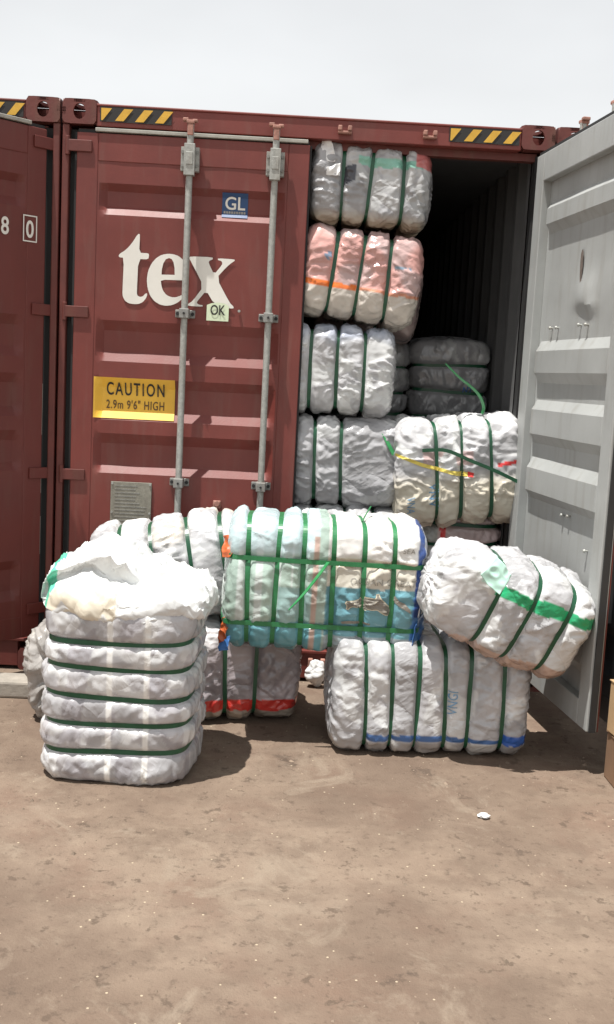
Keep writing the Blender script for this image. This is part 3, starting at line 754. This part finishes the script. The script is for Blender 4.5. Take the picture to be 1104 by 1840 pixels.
def drape(b, me, name, mat, off=.003, maxlen=.014):
    """project a flat (x, z) mesh onto the front (-y) of a bale"""
    root, w, (L, Wd, H) = b
    bvh = BVHTree.FromPolygons([v.co[:] for v in w.data.vertices], [pl.vertices[:] for pl in w.data.polygons])
    bm = bmesh.new(); bm.from_mesh(me)
    bmesh.ops.triangulate(bm, faces=bm.faces)
    for _ in range(6):
        ed = [e_ for e_ in bm.edges if e_.calc_length() > maxlen]
        if not ed: break
        bmesh.ops.subdivide_edges(bm, edges=ed, cuts=1, use_grid_fill=False); bmesh.ops.triangulate(bm, faces=bm.faces)
    for v in bm.verts:
        h = bvh.ray_cast(Vector((v.co.x, -2, v.co.y+H/2)), Vector((0, 1, 0)))
        y = h[0].y if h[0] is not None else 0
        v.co = (v.co.x, y-off, v.co.y+H/2)
    bm.to_mesh(me); bm.free(); me.materials.clear(); me.materials.append(mat); me.name = name
    return link(bpy.data.objects.new(name, me), root)
def drape_text(b, txt, x, z, size, mat, ang=0, sx=1, bold=0):
    me = text_mesh(txt, size, sx, bold, 1.05, 'CENTER')
    c, s = math.cos(ang), math.sin(ang)
    for v in me.vertices:
        a, bb = v.co.x, v.co.y-size*.35
        v.co = (x+a*c-bb*s, z+a*s+bb*c, 0)
    return drape(b, me, 'printed_mark', mat)
def band_colour(col, mask, rgb):
    return np.where(mask[..., None], np.array(rgb), col)
def blend(col, wgt, rgb): return col*(1-wgt[..., None])+np.array(rgb)*wgt[..., None]
def nse(P, f, s): return noise3(P*f, s)

# --- column of bales just inside the doorway (left column)
def c1(P, N, col, xr, Wd, H, s):
    col = col*.82
    z = P[..., 2]; fr = P[..., 1] < 0
    j = .012*nse(P, 9, s+60)
    col = band_colour(col, fr & (z > .085+j) & (z < .125) & (xr > -.13) & (xr < .42), (.22, .46, .36))
    col = band_colour(col, fr & (z > .090+j) & (xr > .36), (.50, .16, .15))
    col = band_colour(col, fr & (z > .08+.5*xr) & (z < .115+.2*xr) & (xr > -.24) & (xr < -.14), (.05, .05, .06))
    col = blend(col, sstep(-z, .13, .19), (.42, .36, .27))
    return col
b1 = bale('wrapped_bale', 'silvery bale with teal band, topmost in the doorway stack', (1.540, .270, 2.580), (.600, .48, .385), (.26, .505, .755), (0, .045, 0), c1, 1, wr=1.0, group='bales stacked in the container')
def c2(P, N, col, xr, Wd, H, s):
    z = P[..., 2]; j = .01*nse(P, 8, s+60)
    pink = np.ones_like(col)*np.array([.60, .33, .295])*(.9+.2*sstep(nse(P, 7, s), -.3, .4))[..., None]
    wgt = sstep(nse(P, 5.5, s+4)+.25*(xr > 0)+.5*(z-.05), .05, .35)
    pk = pink*(1-.45*wgt[..., None])+col*.45*wgt[..., None]
    lo = z < -.085+j
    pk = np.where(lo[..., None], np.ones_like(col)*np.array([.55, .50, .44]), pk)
    pk = band_colour(pk, (z > -.088+j) & (z < -.060+j) & (xr < -.03), (.72, .17, .03))
    pk = band_colour(pk, (z > -.085+j) & (z < -.070+j) & (xr >= -.03), (.62, .27, .17))
    pk = band_colour(pk, (np.abs(z-.06) < .022) & (np.abs(xr+.30) < .03) & (nse(P, 40, s) > -.1), (.20, .26, .36))
    pk = band_colour(pk, (np.abs(z-.055) < .010) & (np.abs(xr-.34) < .07) & (nse(P, 22, s) > -.1), (.22, .30, .38))
    return pk
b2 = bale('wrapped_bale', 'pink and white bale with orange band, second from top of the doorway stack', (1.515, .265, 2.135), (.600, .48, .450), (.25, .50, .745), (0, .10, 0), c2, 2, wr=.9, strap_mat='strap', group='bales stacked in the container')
def c3(P, N, col, xr, Wd, H, s):
    z = P[..., 2]
    return blend(col*1.12, .55*sstep(z+.04*nse(P, 8, s), .13, .19), (.36, .42, .55))
b3 = bale('wrapped_bale', 'white bale with bluish top edge, third from top of the doorway stack', (1.375, .275, 1.642), (.670, .48, .45), (.155, .36, .565, .775), (0, .012, 0), c3, 3, wr=.8, group='bales stacked in the container')
def c4(P, N, col, xr, Wd, H, s): return col*np.array([1.0, 1.0, 1.01])
b4 = bale('wrapped_bale', 'grey white bale with loose right strap, fourth from top of the doorway stack', (1.490, .295, 1.165), (.580, .50, .46), (.235, .46), (0, .0, 0), c4, 4, wr=.95, group='bales stacked in the container')
rt, wv, (L_, W_, H_) = b4
sweep_band('strap', spline([(.155, -.10, H_+.006), (.165, -.19, H_-.012), (.185, -.236, H_-.06), (.215, -.264, H_-.12), (.245, -.270, H_-.17)], 8), .020, M['strap_light'], rt, up=Vector((1, .3, 0)))
b5 = bale('wrapped_bale', 'grey white bale low in the doorway stack, hidden behind the front pile', (1.50, .27, .735), (.60, .50, .40), (.25, .5, .75), (0, 0, 0), None, 5, res=.011, group='bales stacked in the container')
b6 = bale('wrapped_bale', 'lowest white bale of the doorway stack, resting on the container floor', (1.50, .27, .35), (.60, .50, .37), (.25, .5, .75), (0, 0, 0), None, 6, res=.011, group='bales stacked in the container')
b7 = bale('wrapped_bale', 'pale bale edge showing in the slit beside the closed door, next to the top bale', (.93, .36, 2.545), (.58, .46, .40), (.3, .6), (0, 0, 0), None, 7, res=.010, group='bales stacked in the container')
# right column at the doorway
def cR1(P, N, col, xr, Wd, H, s):
    z = P[..., 2]; fr = P[..., 1] < 0
    col = blend(col*1.28, sstep(-(z-.02*nse(P, 6, s)), -.02, .08)*.85, (.60, .54, .42))
    pk = (np.abs(z-.075) < .035) & (xr > -.3) & (xr < .1) & (nse(P, 11, s) > -.05)
    col = np.where((pk & fr)[..., None], col*np.array([.95, .72, .68]), col)
    col = band_colour(col, fr & (np.abs(z-.035-.10*(xr-.3)) < .010) & (xr > .30), (.62, .04, .04))
    return col
r1 = bale('wrapped_bale', 'white and cream bale with yellow and red strips, sitting beside the open grey door', (2.075, .195, 1.155), (.645, .50, .560), (.29, .525, .735), (0, -.07, 0), cR1, 8, wr=1.0, strap_mat='strap', group='bales stacked in the container', p=4.2, pn=3.0, pinch=.026, crum=.6)
rt, wv, (L_, W_, H_) = r1
drape(r1, poly_fill_mesh([[(-.33, .105), (-.33, .090), (-.20, .035), (-.02, -.015), (.035, -.020), (.035, .002), (-.05, .012), (-.20, .055)]]), 'film_strip', M['yellowfilm'], .006)
drape(r1, poly_fill_mesh([[(.036, -.020), (.062, -.024), (.066, -.002), (.036, .006)]]), 'film_strip', M['redfilm'], .006)
sweep_band('strap', spline([(-.20, -.275, H_/2+.120), (-.08, -.282, H_/2+.118), (.05, -.285, H_/2+.062), (.17, -.286, H_/2+.010), (.30, -.282, H_/2-.055)], 8), .018, M['strap'], rt)
sweep_band('strap_tail', spline([(.135, -.10, H_+.002), (.140, -.12, H_+.055), (.100, -.15, H_+.125), (.00, -.19, H_+.205), (-.075, -.23, H_+.275)], 10), .020, M['strap_light'], rt, up=Vector((.5, -1, .4)), taper=True)
drape_text(r1, 'VNV', -.135, -.115, .075, M['printblue'], -PI/2, .8, .001)
drape_text(r1, 'VNA', -.255, -.165, .060, M['printblue'], -PI/2, .7, 0)
def cR2(P, N, col, xr, Wd, H, s):
    fr = P[..., 1]
    col = np.ones_like(col)*np.array([.50, .36, .36])*(.85+.3*sstep(nse(P, 5, s), -.4, .4))[..., None]
    y = P[..., 1]
    return col
def cR2b(P, N, col, xr, Wd, H, s):
    # bale stands on end: local x is up, local z is left-right (mirrored)
    z = P[..., 2]
    col = np.ones_like(col)*np.array([.50, .39, .38])*(.85+.3*sstep(nse(P, 5, s), -.4, .4))[..., None]
    col = np.where((z > .125)[..., None], np.ones_like(col)*np.array([.36, .36, .34]), col)
    return band_colour(col, (z > .085) & (z < .115), (.60, .05, .05))
STAND = (0, -PI/2, 0)
r2 = bale('wrapped_bale', 'pinkish bale with red stripe under the cream bale beside the open door', (2.13, .335, .545), (.72, .46, .48), (.28, .55, .80, .935), STAND, cR2b, 9, group='bales stacked in the container', p=3.6)
# bales deeper inside, standing on end
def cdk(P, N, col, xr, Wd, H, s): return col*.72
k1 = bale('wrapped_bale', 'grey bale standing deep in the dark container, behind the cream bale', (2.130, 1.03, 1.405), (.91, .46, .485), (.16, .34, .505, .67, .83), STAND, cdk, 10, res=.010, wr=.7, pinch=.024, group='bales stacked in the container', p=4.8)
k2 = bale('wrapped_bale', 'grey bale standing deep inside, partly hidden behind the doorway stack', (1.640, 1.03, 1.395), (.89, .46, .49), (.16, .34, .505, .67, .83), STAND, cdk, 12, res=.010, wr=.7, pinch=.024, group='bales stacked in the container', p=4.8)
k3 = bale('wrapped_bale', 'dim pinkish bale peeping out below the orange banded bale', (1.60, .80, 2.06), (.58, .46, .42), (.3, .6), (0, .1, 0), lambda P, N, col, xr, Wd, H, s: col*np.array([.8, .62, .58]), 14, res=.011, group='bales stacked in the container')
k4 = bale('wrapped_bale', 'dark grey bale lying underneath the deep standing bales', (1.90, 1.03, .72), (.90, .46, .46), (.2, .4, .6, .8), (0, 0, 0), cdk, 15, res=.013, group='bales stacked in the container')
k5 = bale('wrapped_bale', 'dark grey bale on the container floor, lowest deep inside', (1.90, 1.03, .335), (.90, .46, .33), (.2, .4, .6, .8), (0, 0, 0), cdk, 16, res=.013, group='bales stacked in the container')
drape_text(k1, 'LN', .165, -.10, .05, M['bluefilm'], PI/2, .8, .001)

# --- pile in front of the container
def cF(P, N, col, xr, Wd, H, s):
    z = P[..., 2]; fr = P[..., 1] < 0
    col = col*np.array([1.06, 1.06, 1.065])
    col = band_colour(col, fr & (np.abs(z+.168-.004*nse(P, 7, s)) < .012) & (xr > -.33), (.06, .14, .33))
    col = band_colour(col, fr & (np.abs(z+.160) < .024) & (xr > .375), (.04, .12, .42))
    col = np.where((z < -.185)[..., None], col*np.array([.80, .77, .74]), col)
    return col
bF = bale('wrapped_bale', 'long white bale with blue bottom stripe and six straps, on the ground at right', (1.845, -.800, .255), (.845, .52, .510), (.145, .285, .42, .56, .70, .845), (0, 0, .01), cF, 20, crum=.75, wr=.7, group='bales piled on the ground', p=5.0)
drape_text(bF, 'VNGI', .085, .0, .058, M['printblue'], PI/2, .75, 0)
def cD(P, N, col, xr, Wd, H, s):
    z = P[..., 2]; fr = P[..., 1]
    col = np.ones_like(col)*np.array([.36, .315, .325])*(.75+.5*sstep(nse(P, 6, s), -.4, .4))[..., None]
    col = blend(col, sstep(z+.05*nse(P, 7, s)-.3*xr, .10, .17)*.9, (.68, .66, .66))
    j = .008*nse(P, 8, s+3)
    col = band_colour(col, (z > -.165+j) & (z < -.115+j) & (xr > -.22), (.58, .045, .035))
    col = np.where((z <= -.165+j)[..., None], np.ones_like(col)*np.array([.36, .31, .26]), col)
    col = band_colour(col, (xr < -.25) & (z > -.17) & (z < -.09), (.55, .42, .08))
    return col
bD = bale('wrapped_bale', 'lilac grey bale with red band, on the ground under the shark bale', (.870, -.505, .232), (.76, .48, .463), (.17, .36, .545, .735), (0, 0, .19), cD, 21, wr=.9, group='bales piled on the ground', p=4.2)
def cE(P, N, col, xr, Wd, H, s): return col*np.array([.80, .76, .70])
bE = bale('wrapped_bale', 'beige grey bale showing its wrinkled end at far left behind the standing bale', (.285, -.43, .228), (.76, .46, .455), (.25, .5, .75), (0, 0, PI/2), cE, 22, wr=1.3, cap=1.6, group='bales piled on the ground', p=3.4)
def cB(P, N, col, xr, Wd, H, s):
    return blend(col*1.25, sstep(nse(P, 4, s)+xr-.15, .1, .5)*.6, (.60, .53, .42))
bB = bale('wrapped_bale', 'bright white bale lying behind the standing bale, against the closed door', (.655, -.50, .685), (.72, .47, .47), (.22, .43, .64, .86), (0, -.17, .06), cB, 23, crum=.7, wr=.8, group='bales piled on the ground', p=2.8, rc=.15)
def cC(P, N, col, xr, Wd, H, s):
    z = P[..., 2]; fr = P[..., 1] < .1
    g = np.ones_like(col)*np.array([.36, .46, .40])
    col2 = g*(.9+.2*sstep(nse(P, 6, s), -.4, .4))[..., None]
    # printed vertical stripes on the left
    st_ = (xr < -.17) & (((xr*L_C) % .075) < .028)
    col2 = np.where(st_[..., None], np.ones_like(col)*np.array([.52, .57, .54]), col2)
    aqua = (xr > -.24) & (xr < -.07)
    col2 = blend(col2, (aqua & (z < .0))*1.0, (.28, .41, .39))
    col2 = blend(col2, sstep(z, .11, .17)*(xr < -.04)*.75, (.50, .62, .66))
    col2 = blend(col2, sstep(-z, .145, .165)*(xr < .0)*1.0, (.13, .33, .38))
    pinkm = (np.abs(xr+.055) < .017) & (z < .22)  # pink stripe cut short so the sunlit top reads blown white
    col2 = np.where(pinkm[..., None], np.ones_like(col)*np.array([.44, .32, .27]), col2)
    rt_ = xr > .005
    cream = np.ones_like(col)*np.array([.56, .53, .45])
    teal = np.ones_like(col)*np.array([.13, .30, .35])*(.85+.3*sstep(nse(P, 6, s+3), -.4, .4))[..., None]
    rc_ = np.where((z < .012+.004*nse(P, 9, s))[..., None], teal, cream)
    rc_ = blend(rc_, sstep(z+.015*nse(P, 10, s), .085, .12)*(z < .15)*.30, (.62, .38, .22))
    rc_ = np.where((z > .135)[..., None], np.ones_like(col)*np.array([.70, .69, .66]), rc_)
    rc_ = np.where((z < -.20)[..., None], np.ones_like(col)*np.array([.30, .36, .38]), rc_)
    col2 = np.where(rt_[..., None], rc_, col2)
    col2 = band_colour(col2, (xr > .455) & (xr < .485), (.035, .08, .26))
    col2 = np.where((xr >= .485)[..., None], np.ones_like(col)*np.array([.62, .67, .73]), col2)
    blue_end = (xr > .445) & (z < .02)
    col2 = np.where((blue_end & (nse(P, 13, s) > -.05))[..., None], np.ones_like(col)*np.array([.10, .24, .50]), col2)
    return col2
L_C = .84
bC = bale('wrapped_bale', 'blue green bale with shark print and crossed green straps, on top of the pile', (1.365, -.765, .712), (.84, .50, .580), (.105, .245, .385, .535, .69, .84), (0, .012, 0), cC, 24, wr=.75, strap_mat='strap_lit', long_straps=((.115, 0), (-.165, 0)), group='bales piled on the ground', p=4.8, rc=.075, pinch=.019, sw=.021, pn=3.6, crum=.40)
shark = [(-.118, .020), (-.090, .027), (-.060, .030), (-.030, .045), (.010, .046), (.042, .042), (.046, .080), (.060, .048), (.090, .022), (.118, -.006), (.126, -.026), (.118, -.040), (.095, -.036), (.070, -.020), (.052, -.008), (.020, -.012), (.002, -.008), (-.014, -.018), (-.030, -.006), (-.060, .004), (-.088, .002), (-.108, -.022), (-.104, .004)]
def moved(lp, dx, dz, k=1.0, fl=1): return [(dx+a*k*fl, dz+b*k) for a, b in lp]
def offset_loop(lp, d):
    n = len(lp); o = []
    for i in range(n):
        a, b, c = lp[i-1], lp[i], lp[(i+1) % n]
        t = Vector((c[0]-a[0], c[1]-a[1])).normalized(); o.append((b[0]-t.y*d*-1*-1, b[1]+t.x*d))
    return o
sk = smooth_loop(shark, 1)
drape(bC, poly_fill_mesh([offset_loop(moved(sk, .185, -.065, .82), .005)]), 'printed_mark', M['sharkedge'], .003)
drape(bC, poly_fill_mesh([moved(sk, .185, -.065, .82)]), 'printed_mark', M['sharkgrey'], .0045)
sk2 = [(-.05, .05), (-.03, .052), (-.01, .03), (.02, .018), (.05, -.01), (.058, -.035), (.03, -.02), (.0, -.005), (-.025, .012), (-.045, .03)]
drape(bC, poly_fill_mesh([moved(sk2, .325, -.055, .8)]), 'printed_mark', M['sharkgrey'], .0045)
drape(bC, poly_fill_mesh([[(.075, -.135), (.11, -.128), (.20, -.138), (.20, -.146), (.12, -.142), (.08, -.146)]]), 'printed_mark', M['sharkgrey'], .0045)
drape_text(bC, 'OCEAN GREAT', .245, .045, .040, M['printgrey'], 0, 1.0, 0)
drape_text(bC, 'SEA', .345, .185, .032, M['printgrey'], 0, 1.0, 0)
rt, wv, (L_, W_, H_) = bC
sweep_band('strap_tail', spline([(.005, -.262, H_/2+.120), (-.035, -.290, H_/2+.065), (-.090, -.310, H_/2-.010), (-.150, -.305, H_/2-.085)], 10), .026, M['strap_light'], rt, up=Vector((.6, -.5, .5)), taper=True)
sweep_band('strap_tail', spline([(.150, -.10, H_-.01), (.165, -.09, H_+.020), (.185, -.075, H_+.055)], 6), .020, M['strap_light'], rt, up=Vector((0, 1, 0)))

def cG(P, N, col, xr, Wd, H, s):
    z = P[..., 2]; y = P[..., 1]
    col = col*1.22
    # green film band runs along the upper front edge
    d = (z*.707 - y*.707)
    tt = z + .0*y
    j = .012*nse(P, 8, s)
    band = (y < -.06) & (z > .075+j) & (z < .125+j) & (xr > -.20)
    col = band_colour(col, band, (.02, .34, .14))
    low = z < -.135+.03*nse(P, 5, s)
    col = np.where(low[..., None], np.ones_like(col)*np.array([.48, .35, .29]), col)
    col = band_colour(col, (y < -.02) & (z > .10+j) & (xr < -.18) & (xr > -.30), (.55, .72, .66))
    return col
bG = bale('wrapped_bale', 'tilted white bale with green band and pleated end, leaning by the open door', (2.118, -1.02, .695), (.670, .45, .425), (.34, .575, .80), (.20, .33, .15), cG, 25, wr=.85, cap=.7, pleat=.7, group='bales piled on the ground', p=3.6, rc=.10, pinch=.019, taper=.26, crum=1.0, lump=.006)

# --- standing bale with its torn cover
def cA(P, N, col, xr, Wd, H, s):
    z = P[..., 2]                     # across the front (mirrored)
    col = col*np.array([1.06, 1.05, 1.055])
    seam = (np.abs(z-.015) < .011) | (np.abs(z+.130) < .010)
    col = np.where(seam[..., None] & (P[..., 1] < 0)[..., None], np.ones_like(col)*np.array([.72, .71, .68]), col)
    pch = (nse(P, [5, 9, 9], s+70) > .22) & (P[..., 1] < 0)
    col = np.where(pch[..., None], col*np.array([.80, .78, .80]), col)
    return col
bA = bale('wrapped_bale', 'upright grey white bale with crumpled open cover, nearest the camera at left', (.565, -1.205, .350), (.70, .56, .605), (.185, .345, .505, .66, .81), (0, -PI/2, -.05), cA, 26, wr=.62, group='bales piled on the ground', p=4.4, rc=.065, pinch=.021, pn=3.2, crum=.55)
def crumpled_cover(b):
    root, w, (L, Wd, H) = b
    nr, nt = 110, 260
    rr = np.linspace(0, 1, nr)[:, None]; tt = np.linspace(0, 2*PI, nt, endpoint=False)[None]
    c, s = np.cos(tt), np.sin(tt)
    k = (np.abs(c)**3+np.abs(s)**3)**(-1/3)
    # world-like frame: a right, b back, h up (converted to the bale frame below)
    edge = .90+.10*noise3(np.stack([c*1.7, s*1.7, c*0+2.2], -1), 81)
    flare = 1.0+.6*noise3(np.stack([c*3, s*3, c*0+5.2], -1), 82)
    rad = np.where(rr < .72, rr/.72, 1+(.045*flare)*np.sin(PI*np.clip((rr-.72)/.28, 0, 1)) - .05*sstep(rr, .85, 1))
    a = .312*k*c*rad*(1+.10*(c > .3)*rad); bb = .290*k*s*rad
    drop = sstep(rr, .62, 1.0)*(.120+.030*noise3(np.stack([c*2.3, s*2.3, c*0+7.7], -1), 83)) * (1+.0*c)
    h =   .115*np.exp(-((a+.11)**2/.030+(bb-.03)**2/.05)) + .045*np.exp(-((a-.06)**2/.06+(bb-.10)**2/.04)) + .055 - drop
    lf = 1-sstep(a, -.02, .20)
    stp = sstep(bb, -.15, -.10)*lf
    h = h - .012*(1-stp)*lf*(1-sstep(rr, .75, 1)) + .03*stp
    bb = bb - .07*np.exp(-((bb+.10)/.05)**2)*lf*stp
    P = np.stack([a+0*rr, bb+0*rr, h+0*rr], -1)
    wv_ = np.stack([noise3(P*4, 84), noise3(P*4+7, 85), noise3(P*4+15, 86)], -1)*.09
    Q = P+wv_
    f1 = np.abs(noise3(Q*[5, 11, 9], 87)); f2 = np.abs(noise3(Q*[13, 20, 20], 88)); f3 = np.abs(noise3(Q*[30, 40, 40], 89))
    d = .046*f1+.012*f2+.004*f3-.035+.020*np.exp(-np.abs(noise3(Q*[6, 13, 10], 94))/.12)+.010*np.exp(-np.abs(noise3(Q*[15, 18, 18], 96))/.14)
    P[..., 2] += d*(.35+.65*(1-sstep(rr, .75, 1)))
    nrm = np.stack([c+0*rr, s+0*rr, 0*c+0*rr], -1)
    P += nrm*((.036*np.abs(noise3(Q*[7, 7, 9], 90))+.005*np.abs(noise3(Q*24, 92))-.018)*sstep(rr, .5, .9))[..., None]
    P[..., 0] += .012*sstep(rr, .8, 1)*np.sign(c)*noise3(Q*6, 91)
    col = np.ones(P.shape)*np.array([.66, .67, .66])
    j = noise3(Q*5, 93)
    gm_ = (P[..., 0] > -.28) & (P[..., 0] < -.02) & (np.abs(P[..., 1]+.05) < .05) & (j > -.05)
    col = np.where(gm_[..., None], np.ones_like(col)*np.array([.58, .68, .62]), col)
    gm2 = (np.abs(P[..., 0]+.10) < .07) & (np.abs(P[..., 1]-.06+.1*P[..., 0]) < .012)
    col = np.where(gm2[..., None], np.ones_like(col)*np.array([.12, .50, .34]), col)
    gm3 = (np.abs(P[..., 0]+.27) < .022) & (P[..., 1] < .02) & (j > 0)
    col = np.where(gm3[..., None], np.ones_like(col)*np.array([.12, .50, .34]), col)
    yl = (P[..., 1] < -.2) & (P[..., 0] < .0) & (noise3(Q*7, 95) > .12)
    col = np.where(yl[..., None], np.ones_like(col)*np.array([.68, .62, .50]), col)
    gm4 = (P[..., 1] < -.22) & (np.abs(P[..., 0]-.15) < .05) & (rr > .93)
    col = np.where(gm4[..., None], np.ones_like(col)*np.array([.10, .42, .22]), col)
    # into bale frame: local x = up, local z = -right, local y = back
    out = np.stack([P[..., 2]+L/2+.005, P[..., 1], -P[..., 0]+H/2], -1)
    grid_mesh('plastic_cover', out, M['film'], root, close_v=True, col=col, alpha=.35)
crumpled_cover(bA)

# loose film flaps hanging from the pile
def flap(parent, name, mat, quad, seed, amp=.02, n=26):
    q = [Vector(v) for v in quad]
    P = np.zeros((n, n, 3))
    for i in range(n):
        for k in range(n):
            u, v = i/(n-1), k/(n-1)
            P[i, k] = (q[0]*(1-u)+q[1]*u)*(1-v)+(q[3]*(1-u)+q[2]*u)*v
    nn = (q[1]-q[0]).cross(q[3]-q[0]).normalized()
    d = np.abs(noise3(P*22, seed))*1.2+noise3(P*9, seed+1)
    P += np.array(nn)*(d*amp)[..., None] + np.stack([noise3(P*14, seed+2), noise3(P*14, seed+3), noise3(P*14, seed+4)], -1)*amp*.5
    P2 = P+np.array(nn)*.0015
    o = grid_mesh(name, P, mat, parent)
    sm = o.modifiers.new('thickness', 'SOLIDIFY'); sm.thickness = .002
    return o
rt, wv, (L_, W_, H_) = bC
flap(rt, 'film_flap', M['orangefilm'], [(-.455, -.13, .48), (-.410, -.19, .50), (-.415, -.22, .41), (-.440, -.18, .39)], 101, .018)
flap(rt, 'film_flap', M['orangefilm'], [(-.440, -.21, .13), (-.400, -.23, .15), (-.410, -.22, .04), (-.445, -.22, .02)], 105, .018)
flap(rt, 'film_flap', M['bluefilm'], [(-.440, -.20, .04), (-.395, -.23, .06), (-.400, -.24, .00), (-.435, -.23, -.01)], 109, .014)
flap(rt, 'film_flap', M['bluefilm'], [(.400, -.245, .16), (.445, -.15, .20), (.440, -.14, -.03), (.375, -.25, -.035)], 113, .014)
flap(rt, 'film_flap', M['bluefilm'], [(-.40, -.15, .50), (-.30, -.17, .52), (-.30, -.10, .545), (-.40, -.08, .52)], 117, .010)
rt, wv, (L_, W_, H_) = bG
flap(rt, 'film_flap', M['greenfilm'], [(.245, -.205, .300), (.325, -.150, .335), (.320, -.150, .275), (.245, -.222, .260)], 121, .016)
flap(rt, 'film_flap', M['aquafilm'], [(-.20, -.20, .44), (-.12, -.24, .40), (-.14, -.255, .31), (-.24, -.24, .36)], 125, .012)
rt, wv, (L_, W_, H_) = b1
flap(rt, 'film_flap', M['whitefilm'], [(-.27, -.22, .40), (-.235, -.24, .42), (-.20, -.262, .28), (-.26, -.255, .27)], 131, .016)
flap(rt, 'film_flap', M['whitefilm'], [(-.235, -.255, .24), (-.165, -.262, .27), (-.165, -.265, .21), (-.235, -.262, .205)], 135, .016)

# ------------------------------------------------------------------ small things on the ground
def crumple_ball(name, label, cat, loc, r, mat, seed, sq=(1, 1, 1)):
    n1, n2 = 40, 60
    a = np.linspace(0, PI, n1)[:, None]; b = np.linspace(0, 2*PI, n2, endpoint=False)[None]
    D = np.stack([np.sin(a)*np.cos(b), np.sin(a)*np.sin(b), np.cos(a)+0*b], -1)
    rad = 1+.5*noise3(D*1.3, seed)-.18*np.abs(noise3(D*2.6, seed+1))
    P = D*rad[..., None]*r*np.array(sq); P[..., 2] -= P[..., 2].min()
    o = grid_mesh(name, P, mat, close_v=True); o.location = loc
    return tag(o, label, cat)
crumple_ball('crumpled_bag', 'small white crumpled bag on the ground below the container sill', 'plastic bag', (1.385, -.09, .0), .060, M['whitefilm'], 67, (.95, .6, .95))
crumple_ball('paper_scrap', 'tiny white paper scrap alone on the bare ground', 'litter', (1.973, -1.647, .0), .022, M['whitefilm'], 65, (1.0, .8, .45))
kb = MB(); kb.box(-6.0, .045, -.482, -.325, 0, .082)
o = kb.build('concrete_kerb', M['kerb'], bevel=.012); tag(o, 'low concrete kerb in front of the left container', 'kerb')
# cartons at the right edge of the yard
def carton(label, loc, dims, rot, mat, name='cardboard_box'):
    root = empty(name, mat=Matrix.Translation(Vector(loc)) @ Euler(rot, 'XYZ').to_matrix().to_4x4()); tag(root, label, 'box', 'cardboard boxes at the right edge')
    a, b, c = dims
    MB().box(0, a, -b, 0, 0, c-.006).build('box_body', mat, root, .006)
    MB().box(-.003, a/2-.002, -b-.003, .003, c-.005, c).build('flap', mat, root, .001); MB().box(a/2+.002, a+.003, -b-.003, .003, c-.005, c).build('flap', mat, root, .001)
carton('dark brown cardboard box on the ground, lowest of the boxes at the right edge', (2.572, -1.17, 0), (.5, .4, .20), (0, 0, 0), M['carton_dark'])
carton('tan cardboard box tipped askew, middle of the boxes at the right edge', (2.560, -1.19, .205), (.46, .4, .22), (.0, .0, .12), M['carton'])
carton('brown cardboard box, topmost of the boxes at the right edge', (2.590, -1.18, .43), (.46, .4, .28), (0, 0, -.05), M['carton'])

# loose grit over the yard
rg = np.random.RandomState(5)
gb = MB()
for _ in range(900):
    d = rg.uniform(0, 1)**.8
    y = -3.0+2.2*d; x = 1.2+rg.uniform(-1.25, 1.5)
    s = rg.uniform(.002, .0055)*(1 if rg.rand() < .95 else 2.6)
    a = rg.uniform(0, 6)
    c_, s_ = math.cos(a)*s, math.sin(a)*s; hgt = s*rg.uniform(.5, 1.0)
    gb.add([(x+c_, y+s_, 0), (x-s_*.8, y+c_*.8, 0), (x-c_, y-s_, 0), (x+s_*.8, y-c_*.8, 0), (x+c_*.3, y+s_*.3, hgt)], [(0, 1, 4), (1, 2, 4), (2, 3, 4), (3, 0, 4)])
M['grit'] = painted('grit', (.20, .15, .11), .9, .4, 3, .1)
tag(gb.build('grit', M['grit']), 'loose grit scattered over the yard', kind='stuff')
